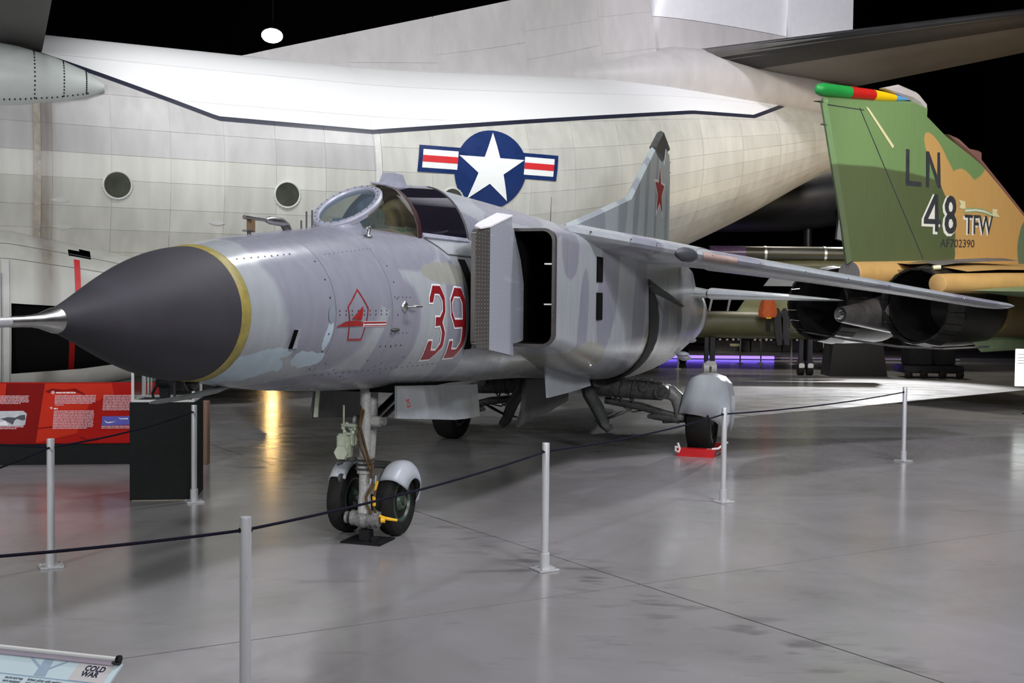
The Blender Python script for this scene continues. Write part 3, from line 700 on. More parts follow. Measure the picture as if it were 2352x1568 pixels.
mb = MB(); mb.tube([(-1.745, 0, 2.14), (-1.745, 0, 2.20)], .012, 8); mb.bbox((-1.80, -.02, 2.185), (-1.72, .02, 2.197), .004); mb.build('sensor_foot', M['steel'], yp)
mb = MB(); p = Vector(fside(-0.70, 2.215, 0)); mb.ball(tuple(p), (.05, .03, .012), 12, 6); mb.tube([p, p + Vector((.01, -.01, .07))], .012, 8); mb.tube([p + Vector((-.05, -.02, .055)), p + Vector((.02, -.01, .06))], .008, 8); mb.build('stall_vane', M['steel'], jet, True)
# dark dome under the nose and a long slender grey-green form below it
mb = MB(); mb.ball((-2.34, 0, 1.305), (.042, .042, .05), 20, 12); mb.build('sensor_dome', M['black_gloss'], jet, True, 'small dark dome under the nose')
mb = MB(); mb.loft([[(x, w_ * math.cos(t), z + h * math.sin(t)) for t in [2 * PI * i / 16 for i in range(16)]] for x, w_, z, h in ((-2.72, .004, 1.222, .005), (-2.66, .016, 1.222, .012), (-2.5, .02, 1.224, .013), (-2.3, .024, 1.23, .016), (-2.1, .026, 1.245, .02), (-1.95, .02, 1.27, .02))])
mb.build('nose_rod', mat('rod_grey_green', (0.17, 0.19, 0.18), 0.4, var=0.2), jet, True, 'long grey-green rod slung under the nose')

# ---- cockpit: flat oval windscreen, smoked quarter panels, canopy
RC = Vector((-.436, 0, 2.45)); RA, RW, AL = .360, .228, R(28)
def rpt(psi, a=RA, w_=RW, off=0.0):
    """psi 0 = top, 90 = port edge, 180 = bottom; off along the outward normal"""
    n = Vector((-math.sin(AL), 0, math.cos(AL)))
    return RC + Vector((math.cos(AL), 0, math.sin(AL))) * (a * math.cos(psi)) + Vector((0, -1, 0)) * (w_ * math.sin(psi)) + n * off
mb = MB(); n_ = 64; secs = []
for i in range(n_ + 1):
    ps = 2 * PI * i / n_
    secs.append([rpt(ps, RA, RW, -.03), rpt(ps, RA + .004, RW + .004, 0.004), rpt(ps, RA - .012, RW - .010, .016), rpt(ps, RA - .052, RW - .043, .014), rpt(ps, RA - .062, RW - .052, .004), rpt(ps, RA - .062, RW - .052, -.03)])
mb.loft(secs, cap=False); wf = mb.build('windscreen_frame', M['jet_lilac'], jet, True, 'oval lilac grey windscreen frame')
mb = MB(); k = [rpt(2 * PI * i / n_, RA - .055, RW - .046, 0.0) for i in range(n_)]; mb.add([v[:] for v in k], [tuple(range(n_))])
mb.build('windscreen', M['screen'], wf)
mb = MB()
for i in range(26):
    ps = 2 * PI * (i + .5) / 26; mb.ball(tuple(rpt(ps, RA - .032, RW - .026, .017)), .0055, 6, 4)
sc = mb.build('frame_screw', M['chrome'], wf); sc['kind'] = 'stuff'
# fairing between the oval frame and the nose deck
secs = []
for i in range(41):
    ps = R(128) + R(104) * i / 40
    a_ = rpt(ps, RA, RW, 0.0)
    k_ = math.exp(-((min(abs(ps - R(128)), abs(ps - R(232)))) / R(16)) ** 2); foot = Vector((a_.x - .05 + .20 * k_, a_.y * (1.30 - .3 * k_), 2.22)); mid = a_ * .5 + Vector((a_.x - .015 + .10 * k_, a_.y * 1.06, 2.27)) * .5
    secs.append([a_, mid, foot, foot + Vector((0, 0, -.06))])
mb = MB(); mb.loft(secs, cap=False, closed=False); mb.build('windscreen_fairing', M['jet_lilac'], jet, True)
# arch stations: (x at base, x at top, half width, height) above the sill
SILL = 2.24
def arch(st, n=25, d=0.0, side=None):
    xb, xt, hw, h = st; out = []
    for i in range(n):
        t = PI * i / (n - 1)
        c_ = math.cos(t); out.append((xb + (xt - xb) * math.sin(t), -(hw + d) * math.copysign(abs(c_) ** 1.18, c_), SILL + (h + d) * max(0, math.sin(t)) ** 1.18))
    return out
A0, A1, A2 = (.06, .17, .345, .415), (.10, .21, .35, .42), (.92, 1.02, .41, .49)
# quarter panels: ruled between the oval frame and the front arch
def qpanel(sgn):
    mb = MB(); secs = []
    for i in range(25):
        f = i / 24; ps = R(6 + 128 * f)
        a_ = rpt(ps, RA, RW, -.012); t = PI / 2 * (1 - f); xb, xt, hw, h = A0
        b_ = Vector((xb + (xt - xb) * math.sin(t), -hw * max(0, math.cos(t)) ** 1.18, SILL + h * math.sin(t) ** 1.18))
        if f > .86: a_ = a_.lerp(Vector((-.47, -.17, 2.265)), (f - .86) / .14)
        row = []
        for j in range(9):
            g_ = j / 8; p = a_.lerp(b_, g_); bul = .035 * math.sin(PI * g_)
            p += Vector((0, -1, 0.6)).normalized() * bul
            row.append((p.x, p.y * sgn, p.z))
        secs.append(row)
    mb.loft(secs, cap=False, closed=False)
    return mb.build('quarter_panel', M['canopy'], jet, True, 'smoked glass quarter panel of the windscreen')
qpanel(1); qpanel(-1)
mb = MB(); o1 = [arch((A0[0] + dx, A0[1] + dx, A0[2], A0[3]), 33, d) for dx, d in ((-.035, 0.0), (-.03, .008), (.03, .010), (.036, 0.0))]
mb.loft([[o1[k_][i] for k_ in range(4)] for i in range(33)], cap=True); mb.build('windscreen_arch', M['seal'], jet, True, 'dark brown arch between windscreen and canopy')
mb = MB(); mb.loft([arch(tuple(a + (b - a) * f for a, b in zip(A1, A2)), 33) for f in [i / 12 for i in range(13)]], cap=False, closed=False)
can = mb.build('canopy_glass', M['canopy_rear'], jet, True, 'dark canopy glass')
mb = MB(); o1 = [arch((A2[0] + dx, A2[1] + dx, A2[2], A2[3]), 33, d) for dx, d in ((-.012, 0.0), (-.008, .006), (.012, .006), (.016, 0))]
mb.loft([[o1[k_][i] for k_ in range(4)] for i in range(33)]); mb.build('canopy_rim', M['jet_dark'], jet, True)
# metal rear of the canopy and the spine behind it
SP = [(.92, 1.02, .412, .492), (1.25, 1.35, .43, .492), (1.9, 2.0, .45, .485), (3.0, 3.1, .45, .472), (4.2, 4.4, .43, .455), (5.4, 5.5, .38, .44), (7.0, 7.0, .32, .42), (9.0, 9.0, .28, .36), (11.0, 11.0, .2, .2), (11.9, 11.9, .1, .02)]
SILL = 2.235
mb = MB(); mb.loft([arch(tuple(a + (b - a) * f for a, b in zip(SP[i], SP[i + 1])), 33) for i in range(len(SP) - 1) for f in ([0, .25, .5, .75] if i < len(SP) - 2 else [0, .5, 1])], cap=False, closed=False)
mb.build('spine', M['jet'], jet, True)
mb = MB(); mb.loft([[(x, y, z) for x, y, z in ((.12 + f * .80, -.355 - .06 * f, 2.235 + .01), (.12 + f * .80, -.372 - .06 * f, 2.26), (.12 + f * .80, -.35 - .06 * f, 2.29), (.12 + f * .80, -.33 - .06 * f, 2.24))] for f in (0, .5, 1)]); mb.build('canopy_sill', M['jet_lilac'], jet)
# periscope fairing on the canopy
mb = MB(); mb.loft([[(x0, -w_, z), (x1, -w_, z), (x1, w_, z), (x0, w_, z)] for x0, x1, w_, z in ((.16, .54, .075, 2.64), (.215, .47, .055, 2.70), (.245, .44, .045, 2.765))]); mb.build('periscope', M['jet_lilac'], can)
mb = MB(); mb.tube([(-.05, -.0, 2.655), (.25, 0, 2.668), (.8, 0, 2.70), (1.02, 0, 2.728)], [.010, .014, .018, .012], 10); mb.build('canopy_spine', M['jet_lilac'], can, True)
# cockpit inside
mb = MB(); mb.ball((.44, 0, 2.43), (.16, .15, .15), 20, 12); st = mb.build('seat_headrest', M['headrest'], jet, True)
mb = MB(); mb.bbox((.48, -.22, 2.25), (.66, .22, 2.52), .03); mb.build('seat_back', M['jet_dark'], st)
mb = MB(); mb.bbox((-.10, -.27, 2.25), (.50, -.14, 2.31), .02); mb.build('cockpit_side', M['teal'], jet); 
mb = MB(); mb.bbox((-.42, -.19, 2.24), (-.10, .19, 2.37), .04); mb.build('instrument_hood', M['cockpit_blue'], jet)
mb = MB(); mb.bbox((-.14, -.11, 2.30), (-.02, .07, 2.46), .02); mb.ball((-.06, -.02, 2.50), (.05, .09, .05), 14, 8); mb.ball((-.06, .06, 2.47), (.04, .05, .05), 12, 8); mb.build('gunsight', M['cockpit_blue'], jet, True)
mb = MB(); mb.prism([(.56, -.30, 2.25), (.60, -.36, 2.25), (.60, -.30, 2.48), (.60, -.15, 2.62), (.60, .15, 2.62), (.60, .30, 2.48), (.60, .36, 2.25)], (.02, 0, 0)); mb.build('cockpit_bulkhead', M['black'], jet)
SILL = 2.22
mb = MB(); mb.loft([arch((.63, .68, .34, .40), 21), arch((.90, .98, .375, .455), 21)], cap=True); mb.build('canopy_blackout', M['black'], jet)  # black filler added to block the far glass and its reflections
# whip antenna on the spine
mb = MB(); mb.tube([(4.66, 0, 2.66), (4.69, 0, 2.98)], [.006, .002], 6); mb.build('whip_antenna', M['jet_dark'], jet)

# ---- intakes
def rrect(x, y0, y1, z0, z1, ro, ri=0.02, n=8):
    """rounded rectangle section; outer (y0 side) corners ro, inner corners ri"""
    pts = []
    for cy, cz, r_, a0 in ((y0 + ro, z0 + ro, ro, PI), (y1 - ri, z0 + ri, ri, 1.5 * PI), (y1 - ri, z1 - ri, ri, 0), (y0 + min(ro, .13), z1 - min(ro, .13), min(ro, .13), .5 * PI)):
        for i in range(n + 1):
            t = a0 + (PI / 2) * i / n; pts.append((x, cy + r_ * math.cos(t), cz + r_ * math.sin(t)))
    return pts
TR = [(1.17, -1.09, -.70, 1.40, 2.385, .10), (1.5, -1.10, -.62, 1.36, 2.40, .11), (2.0, -1.11, -.50, 1.25, 2.41, .16), (2.6, -1.12, -.4, 1.13, 2.41, .24), (3.2, -1.13, -.3, 1.04, 2.415, .34), (4.0, -1.13, -.3, .95, 2.42, .46), (5.0, -1.13, -.3, .87, 2.42, .58), (6.5, -1.09, -.3, .80, 2.42, .68), (8.0, -1.0, -.3, .78, 2.38, .74), (9.2, -.9, -.3, .82, 2.30, .72), (10.4, -.74, -.3, .92, 2.15, .6)]
def trunk(sgn):
    mb = MB(); xs = [1.17, 1.3, 1.5, 1.75, 2.0, 2.3, 2.6, 2.9, 3.2, 3.6, 4.0, 4.5, 5.0, 5.75, 6.5, 7.25, 8.0, 8.6, 9.2, 9.8, 10.4]
    mb.loft([rrect(x, *lerp_table(TR, x)) for x in xs], cap=False)
    V = [(x, y * sgn, z) for x, y, z in mb.V]
    t = obj('intake_trunk', V, mb.F, M['jet'], jet, True, 'boxy grey air intake trunk' if sgn > 0 else None, 50)
    # dark lip and duct
    mb = MB(); o_ = rrect(1.17, *TR[0][1:]); i_ = rrect(1.17, -1.065, -.72, 1.425, 2.36, .085)
    oo = [(1.155, y, z) for _, y, z in o_]; ii = [(1.155, y, z) for _, y, z in i_]; back = [(1.24, y, z) for _, y, z in i_]; ob = [(1.21, y * 1.002, z) for _, y, z in o_]
    mb.loft([ob, oo, ii, back], cap=False); obj('intake_lip', [(x, y * sgn, z) for x, y, z in mb.V], mb.F, M['lip_brown'], t, True, 'dark brown intake lip' if sgn > 0 else None)
    mb = MB(); mb.loft([rrect(1.2, -1.065, -.72, 1.425, 2.36, .085), rrect(2.4, -1.05, -.80, 1.45, 2.33, .12), rrect(2.5, -.92, -.91, 1.85, 1.86, .002, .002)], cap=False); obj('duct', [(x, y * sgn, z) for x, y, z in mb.V], mb.F, M['void'], t)
    for z in (2.09, 1.755):
        mb = MB(); mb.box((1.19, -1.066, z - .006), (1.32, -.99, z + .006)); obj('lip_vane', [(x, y * sgn, z_) for x, y, z_ in mb.V], mb.F, M['steel'], t)
    # splitter plate standing off the fuselage side
    mb = MB(); mb.prism([(.565, -.735, 1.395), (.565, -.735, 2.355), (1.10, -.735, 2.475), (1.10, -.735, 2.385), (1.14, -.735, 2.38), (1.34, -.735, 2.12), (1.50, -.735, 1.76), (1.585, -.735, 1.42), (1.17, -.735, 1.40), (1.17, -.735, 1.322)], (0, .055, 0))
    s_ = obj('splitter_plate', [(x, y * sgn, z) for x, y, z in mb.V], mb.F, M['ramp'], jet, False, 'splitter plate with bleed holes beside the intake' if sgn > 0 else None)
    mb = MB(); mb.prism([(.262, -.725, 1.47), (.262, -.725, 2.28), (.30, -.725, 2.325), (.562, -.735, 2.352), (.562, -.735, 1.398), (.31, -.725, 1.415)], (0, .035, 0))
    obj('riveted_edge', [(x, y * sgn, z) for x, y, z in mb.V], mb.F, M['ramp_edge'], s_, False, 'dark riveted leading strip of the splitter' if sgn > 0 else None)
    mb = MB(); mb.prism([(.33, -.74, 2.326), (.562, -.74, 2.355), (1.10, -.74, 2.478), (1.10, -.60, 2.50), (.60, -.62, 2.385), (.36, -.68, 2.345)], (0, 0, .012)); obj('splitter_cap', [(x, y * sgn, z) for x, y, z in mb.V], mb.F, M['white_paint'], s_)  # white cap: light on the plate's top edge put into the colour
    # flush slots in the outer wall
    for z0, z1 in ((1.965, 2.20), (1.61, 1.865)):
        mb = MB(); mb.box((2.44, -1.128, z0), (2.65, -1.112, z1)); q = obj('bypass_slot', [(x, y * sgn, z) for x, y, z in mb.V], mb.F, M['void'], t)
    # black curved gap of the wing-root well
    mb = MB(); secs = []
    for i in range(13):
        secs_x = 5.02 - .0 * i
        a = rrect(4.95, *lerp_table(TR, 4.95)); b = rrect(5.40, *lerp_table(TR, 5.40))
    lo = [p for p in a][0:9]; lb = [p for p in b][0:9]
    pl = [(4.78, -1.137, 1.97), (4.86, -1.137, 1.80)]
    pr = [(5.0, -1.137, 1.95), (5.42, -1.131, 1.78)]
    L = [Vector((4.76, -1.140, 2.0)), Vector((4.78, -1.140, 1.85)), Vector((4.80, -1.140, 1.6))] + [Vector((4.80 - .02 * i, p[1] - .010, p[2] - .010)) for i, p in enumerate(lo)]
    Rr = [Vector((5.0, -1.137, 1.93)), Vector((5.32, -1.132, 1.78)), Vector((5.42, -1.130, 1.6))] + [Vector((5.42 - .05 * i, p[1] - .006, p[2] - .012)) for i, p in enumerate(lb)]
    mb.loft([[(p.x, p.y * sgn, p.z) for p in (l_, l_.lerp(r_, .5) + Vector((0, -.006, -.006)), r_)] for l_, r_ in zip(L, Rr)], cap=False, closed=False)
    mb.build('seal_gap', M['black'], t, True)
    # curved blade (pylon stub)
    mb = MB(); mb.loft([[(x, -1.13 * sgn + dy * sgn, z + h) for dy, h in ((0, .05), (-.012, .02), (0, -.03), (.03, 0))] for x, z, dy0 in ((4.75, 1.99, 0),)] , cap=False) if False else None
    pts = [(4.74, -1.13, 2.00, .055, .05), (4.95, -1.19, 1.93, .05, .045), (5.2, -1.28, 1.85, .035, .03), (5.50, -1.39, 1.735, .006, .006)]
    mb = MB(); mb.loft([[(x, (y + dy) * sgn, z + dz) for dy, dz in ((.03, hz), (-.02, hz * .6), (-.03, -hz * .4), (.03, -hz))] for x, y, z, hz, _ in pts]); mb.build('root_blade', M['jet_dark'], t, True)
trunk(1); trunk(-1)
# a spigot under the port trunk
mb = MB(); mb.tube([(2.6, -.96, 1.21), (2.62, -1.03, 1.17)], [.022, .028], 12); mb.build('drain_spigot', M['steel'], jet, True)
for x, y, z in ((8.6, -.86, 1.02), (9.6, -.72, .92), (10.2, -.7, 1.18)):
    mb = MB(); mb.ball((x, y, z), (.10, .10, .045), 12, 6); mb.build('cooling_scoop', M['jet_light'], jet, True)

# ---- wings: fixed glove and swung-back outer panel (airfoil lofts)
def airfoil(le, te, th, n=14):
    le, te = Vector(le), Vector(te); up = Vector((0, 0, 1)); out = []
    for i in range(n + 1):
        u = (1 - math.cos(PI * i / n)) / 2; t_ = 5 * th * (.2969 * math.sqrt(u) - .126 * u - .3516 * u**2 + .2843 * u**3 - .1036 * u**4)
        out.append(le.lerp(te, u) + up * t_)
    for i in range(n - 1, 0, -1):
        u = (1 - math.cos(PI * i / n)) / 2; t_ = 5 * th * (.2969 * math.sqrt(u) - .126 * u - .3516 * u**2 + .2843 * u**3 - .1036 * u**4)
        out.append(le.lerp(te, u) - up * t_ * .9)
    return out
for sgn in (1, -1):
    fx = lambda L_: [[(p.x, p.y * sgn, p.z) for p in s_] for s_ in L_]
    mb = MB(); mb.loft(fx([airfoil((1.75, -1.0, 2.40), (7.4, -.9, 2.26), .26), airfoil((2.02, -1.1, 2.385), (7.3, -1.1, 2.25), .25), airfoil((3.0, -1.46, 2.335), (7.2, -1.4, 2.24), .24), airfoil((3.92, -1.79, 2.285), (7.1, -1.72, 2.22), .22)]))
    gl = mb.build('wing_glove', M['jet'], jet, True, 'fixed inner wing glove' if sgn > 0 else None)
    mb = MB(); mb.loft(fx([airfoil((3.94, -1.80, 2.285), (7.0, -1.55, 2.20), .21), airfoil((5.2, -2.91, 2.12), (7.5, -2.65, 2.08), .17), airfoil((6.5, -4.05, 1.945), (8.05, -3.75, 1.93), .125), airfoil((7.6, -5.02, 1.80), (8.52, -4.62, 1.79), .105), airfoil((7.80, -5.18, 1.782), (8.6, -4.76, 1.77), .09), airfoil((7.86, -5.21, 1.78), (8.58, -4.80, 1.77), .06), airfoil((7.92, -5.225, 1.78), (8.55, -4.86, 1.77), .02)]))
    wing = mb.build('outer_wing', M['jet'], jet, True, 'swept outer wing panel' if sgn > 0 else None)
    mb = MB(); d_ = Vector((1.94, -.70, -.1)).normalized(); c_ = Vector((3.68, -1.715, 2.27))
    secs = [[c_ + d_ * u + Vector((.34 * .0, 0, 0)) + (Vector((-.34, -.94, 0)) * math.cos(t) + Vector((0, 0, 1)) * math.sin(t)) * r_ for t in [2 * PI * i / 14 for i in range(14)]] for u, r_ in ((-.16, .01), (-.10, .05), (0, .075), (.12, .072), (.2, .05), (.24, .01))]
    mb.loft([[(p.x, p.y * sgn, p.z) for p in s_] for s_ in secs]); mb.build('glove_cap', M['cap_dark'], gl, True, 'dark rounded cap on the leading edge')
    mb = MB(); mb.loft(fx([airfoil((4.0, -1.86, 2.277), (4.45, -1.80, 2.245), .10), airfoil((4.35, -2.17, 2.23), (4.75, -2.08, 2.20), .09)])); mb.build('leading_edge_patch', mat('primer_pink', (0.36, 0.26, 0.23), 0.5, var=.2), wing, True)
    mb = MB()
    for x, y, z in ((2.12, -1.14, 2.405), (3.2, -1.535, 2.352), (2.75, -1.37, 2.37)): mb.ball((x, y * sgn, z), .012, 8, 6)
    for i in range(7): mb.ball((4.1 + i * .5, (-1.94 - i * .44) * sgn, 2.268 - i * .068), .010, 8, 6)
    q = mb.build('edge_screw', M['chrome'], gl); q['kind'] = 'stuff'
    # tailplane
    mb = MB(); mb.loft(fx([airfoil((9.45, -.80, 1.93), (12.2, -.62, 1.93), .2), airfoil((9.75, -1.0, 1.92), (12.3, -.9, 1.92), .13)])); mb.build('tailplane_root', M['jet'], jet, True)
    mb = MB(); mb.loft(fx([airfoil((9.80, -1.015, 1.918), (12.3, -.93, 1.918), .20), airfoil((11.3, -2.0, 1.885), (12.7, -1.9, 1.885), .12), airfoil((12.6, -2.88, 1.845), (13.1, -2.75, 1.84), .04), airfoil((12.7, -2.95, 1.84), (13.05, -2.85, 1.84), .01)])); mb.build('tailplane', M['jet_light'], jet, True)
# ---- fin
def slab(poly, th, y=0.0, k=0.05):
    """flat tapered surface in the x-z plane: bevelled edge of width k"""
    mb = MB(); i_ = inset(poly, k); n = len(poly)
    mb.V = [(p[0], y, p[1]) for p in poly] + [(p[0], y - th, p[1]) for p in i_] + [(p[0], y + th, p[1]) for p in i_]
    for i in range(n):
        j = (i + 1) % n; mb.F += [(i, j, n + j, n + i), (j, i, 2 * n + i, 2 * n + j)]
    tri = tessellate_polygon([[Vector((p[0], p[1], 0)) for p in i_]])
    mb.F += [tuple(n + k_ for k_ in t) for t in tri] + [tuple(2 * n + k_ for k_ in reversed(t)) for t in tri]
    return mb
finp = [(5.3, 2.60), (5.31, 2.714), (7.0, 3.03), (8.64, 3.343), (10.35, 4.29), (10.55, 4.22), (11.115, 4.137), (11.26, 4.424), (11.62, 4.35), (11.72, 3.9), (11.70, 2.865), (11.9, 2.5), (11.7, 2.1), (6, 2.3)]
fin = slab(finp, .055).build('tail_fin', M['jet_fin'], jet, False, 'tall grey tail fin with wavy vertical stripes')
slab([(10.355, 4.29), (11.036, 4.651), (11.60, 4.45), (11.62, 4.36), (11.26, 4.424), (11.115, 4.137), (10.6, 4.20)], .06, 0, .03).build('fin_tip', M['jet_dark'], fin, False, 'black pointed fin tip')
def finface(poly, m, name, par, dd=.058, holes=()):
    V, F = fill(poly, holes); return obj(name, [(x, -dd, z) for x, z in V], F, m, par)
sx, sz = 10.75, 3.60
def star(cx, cz, r, rx=1.0, k=.42): return [(cx + rx * r * (1 if i % 2 == 0 else k) * math.sin(PI * i / 5), cz + r * (1 if i % 2 == 0 else k) * math.cos(PI * i / 5)) for i in range(10)]
so = finface(star(sx, sz, .54, .95), M['white_paint'], 'star_edge', fin, .058, )
so2 = finface(star(sx, sz, .42, .95), M['red_emblem'], 'star', fin, .061)
finface([(11.60, 2.9), (11.66, 2.9), (11.66, 4.2), (11.60, 4.2)], M['jet_light'], 'rudder_strip', fin, .052)
for z in (4.02, 4.2):
    mb = MB(); mb.tube([(11.5, 0, z), (11.98, 0, z + .03)], [.05, .008], 8); mb.build('fin_sensor', M['jet_light'], fin, True)
mb = MB(); mb.tube([(12, 0, 1.58), (12.5, 0, 1.58), (12.9, 0, 1.58)], [.62, .60, .55], 40); nz_ = mb.build('jet_nozzle', M['nozzle'], jet, True)

# ---- belly doors
def plate(poly, off, m, name, par=None, label=None):
    mb = MB(); mb.prism(poly, off); return mb.build(name, m, par or jet, False, label)
d25 = plate([(-.345, -.36, 1.16), (1.32, -.36, 1.06), (1.285, -.40, .79), (.95, -.40, .80), (.7, -.40, .815), (-.43, -.40, .935)][:6], (0, .02, 0), M['jet'], 'nose_gear_door', None, 'port nose gear door with red 25')
V, F = text_geo('25', .085, .85, 0, .001)
obj('door_number', [(-.235 + x, -.36 - .04 * (1.15 - (.995 + y)) / .25 - .0035, .995 + y) for x, y in V], F, M['red_emblem'], d25, False, 'small red 25')
d2 = plate([(-.33, .30, 1.14), (.75, .30, 1.08), (.75, .36, .80), (-.29, .36, .89)], (0, .02, 0), M['jet_dark'], 'nose_gear_door', None, 'dark inside of the starboard nose gear door')
plate([(-.335, .27, 1.12), (-.335, .30, 1.12), (-.295, .345, .90), (-.295, .31, .90)], (.012, 0, 0), M['gear_green'], 'door_edge', d2)
mb = MB(); mb.box((-.25, -.28, 1.10), (1.2, .28, 1.16)); mb.build('wheel_well', M['void'], jet)
plate([(2.5, -.62, 1.17), (4.05, -.62, 1.05), (4.06, -.66, .87), (3.2, -.66, .86), (2.445, -.66, .865)], (0, .02, 0), M['jet_light'], 'belly_door', None, 'light grey door hanging under the belly')
plate([(2.5, .62, 1.17), (4.05, .62, 1.05), (4.06, .66, .87), (2.445, .66, .865)], (0, -.02, 0), M['jet_light'], 'belly_door')
plate([(2.9, -.3, 1.0), (4.5, -.3, .92), (4.435, -.3, .66), (3.84, -.3, .616), (3.7, -.3, .60), (3.0, -.3, .585), (2.64, -.3, .545), (2.78, -.3, .70)], (0, .03, 0), M['jet_dark'], 'ventral_door', None, 'dark pointed door under the belly')

# ---- nose gear
mb = MB(); mb.tube([(-.10, -.045, 1.15), (-.10, -.04, .90), (-.10, -.035, .62), (-.12, -.035, .50)], [.046, .046, .034, .03], 20); ng = mb.build('nose_gear', M['gear_grey'], jet, True, 'pale grey nose gear leg')
mb = MB(); mb.tube([(-.24, -.055, 1.12), (-.26, -.065, .80), (-.27, -.07, .62)], [.04, .04, .042], 18); mb.tube([(-.27, -.07, .62), (-.28, -.074, .50)], [.058, .058], 20); mb.build('leg_cylinder', M['gear_grey'], ng, True)
mb = MB()
for z in (.595, .565, .53): mb.tube([(-.27, -.072, z), (-.27, -.072, z + .014)], .072, 24)
mb.build('leg_collar', M['gear_dirt_shade'], ng, True)
mb = MB(); mb.tube([(-.28, -.073, .50), (-.285, -.075, .36), (-.285, -.075, .30), (-.29, -.077, .17)], [.042, .042, .048, .052], 20); mb.build('lower_leg', M['gear_grey'], ng, True)
mb = MB(); mb.tube([(-.29, .02, .17), (-.29, -.20, .17)], .058, 20); mb.tube([(-.29, .05, .17), (-.29, .07, .17)], .045, 16); mb.ball((-.29, -.075, .165), (.075, .07, .07), 16, 10)
for y in (-.03, -.075, -.12, -.16): mb.tube([(-.29, y, .17), (-.29, y - .012, .17)], .066, 20)
pv = mb.build('leg_pivot', M['gear_mid'], ng, True)
mb = MB(); mb.tube([(-.29, -.075, .17), (-.1, -.03, .22), (0, 0, .26)], [.05, .05, .045], 14); mb.tube([(0, .28, .26), (0, -.28, .26)], .03, 14); mb.build('trailing_arm', M['gear_dirt_shade'], ng, True)
mb = MB(); mb.tube([(-.20, -.30, .155), (-.26, -.235, .175), (-.30, -.20, .20)], [.010, .013, .010], 10); mb.tube([(-.29, -.21, .165), (-.28, -.24, .165)], .02, 12); mb.build('tow_fitting', M['yellow'], ng, True)
# actuator box and pale green fittings
mb = MB(); mb.bbox((-.34, .045, .60), (-.22, .135, .79), .015); mb.tube([(-.36, .085, .655), (-.33, .085, .655)], .055, 6); mb.bbox((-.32, .02, .78), (-.24, .09, .80), .006)
ab = mb.build('steering_unit', M['gear_green'], ng, False, 'pale green steering actuator')
mb = MB()
for y, z in ((.10, .83), (.07, .86), (.03, .85), (.00, .83), (.02, .80)): mb.ball((-.29, y, z), .017, 8, 6); mb.tube([(-.29, y, z), (-.27, y - .03, z - .06)], .008, 6)
mb.bbox((-.31, -.02, .84), (-.27, .11, .865), .006); mb.tube([(-.29, .095, .78), (-.29, .095, 1.0)], .007, 8); mb.bbox((-.29, .0, .70), (-.25, .05, .84), .01); mb.build('pipe_fitting', M['gear_green'], ng, True)
mb = MB(); mb.tube([(-.31, .13, .575), (-.3, .06, .60), (-.28, .0, .60)], [.012, .014, .018], 8); mb.tube([(-.31, .14, .565), (-.3, .10, .58)], .016, 8); mb.build('torque_link', M['gear_dirt_shade'], ng, True)
mb = MB(); mb.tube([(-.2, .03, .88), (-.2, -.16, .88)], .04, 16); mb.tube([(-.24, -.0, .885), (-.24, .03, .885)], .035, 16); mb.tube([(-.2, -.12, .885), (-.2, -.20, .885)], .032, 14); mb.build('drag_strut_lug', M['gear_grey'], ng, True)
mb = MB(); mb.tube([(-.18, -.06, .87), (.5, -.06, 1.1)], .03, 12); mb.tube([(-.18, -.14, .87), (.5, -.14, 1.1)], .02, 10); mb.build('drag_strut', M['gear_dirt_shade'], ng, True)
for pts, r_ in (([(-.22, -.03, 1.1), (-.3, -.05, .95), (-.34, -.06, .86), (-.33, -.09, .74), (-.35, -.13, .64), (-.34, -.165, .56), (-.34, -.15, .48)], .010),
                ([(-.2, -.05, 1.12), (-.31, -.07, .92), (-.35, -.055, .80), (-.36, -.08, .70), (-.36, -.13, .60), (-.35, -.15, .54)], .0085),
                ([(-.33, -.19, .47), (-.35, -.15, .40), (-.36, -.125, .34), (-.35, -.125, .28), (-.33, -.15, .22), (-.3, -.19, .18)], .011),
                ([(-.33, -.20, .44), (-.35, -.19, .37), (-.34, -.175, .31), (-.32, -.17, .26), (-.3, -.18, .20)], .009)):
    mb = MB(); mb.tube(pts, r_, 10); mb.build('hydraulic_hose', M['hose'], ng, True, 'amber hydraulic hose')
mb = MB(); mb.tube([(-.34, -.205, .46), (-.345, -.195, .42), (-.34, -.182, .36)], .010, 8); mb.tube([(-.345, -.18, .35), (-.34, -.18, .28)], .013, 10); mb.build('hose_end', M['yellow'], ng, True)
mb = MB()
for y, z in ((-.145, .50), (-.185, .50)): mb.tube([(-.33, y, z), (-.335, y, z - .06)], .016, 10)
mb.build('hose_union', M['steel'], ng, True)
def tyre_prof(r, w_, flat=.62):
    rr = r; h = w_ / 2
    return [(-h * .55, r * .58), (-h * .82, r * .62), (-h, r * .74), (-h * .97, r * .86), (-h * .82, r * .95), (-h * .5, r * .99), (0, r), (h * .5, r * .99), (h * .82, r * .95), (h * .97, r * .86), (h, r * .74), (h * .82, r * .62), (h * .55, r * .58)]
def wheel(name, c, r, w_, par, hub, label=None, sgn=1):
    mb = MB(); mb._lathe(Vector(c), Vector((0, 1, 0)), tyre_prof(r, w_), 44); t = mb.build(name, M['rubber'], par, True, label)
    h = w_ / 2
    mb = MB()
    for s_ in (-1, 1):
        mb._lathe(Vector(c), Vector((0, s_, 0)), [(h * .5, r * .60), (h * .78, r * .60), (h * .80, r * .54), (h * .55, r * .50), (h * .45, r * .3), (h * .85, r * .22), (h * .9, r * .12)], 36)
    mb.build('hub', hub, t, True); return t
for y, l in ((.20, None), (-.20, 'port nose wheel with green hub')):
    wheel('nose_wheel', (0, y, .262), .262, .135, ng, M['wheel_green'], l)
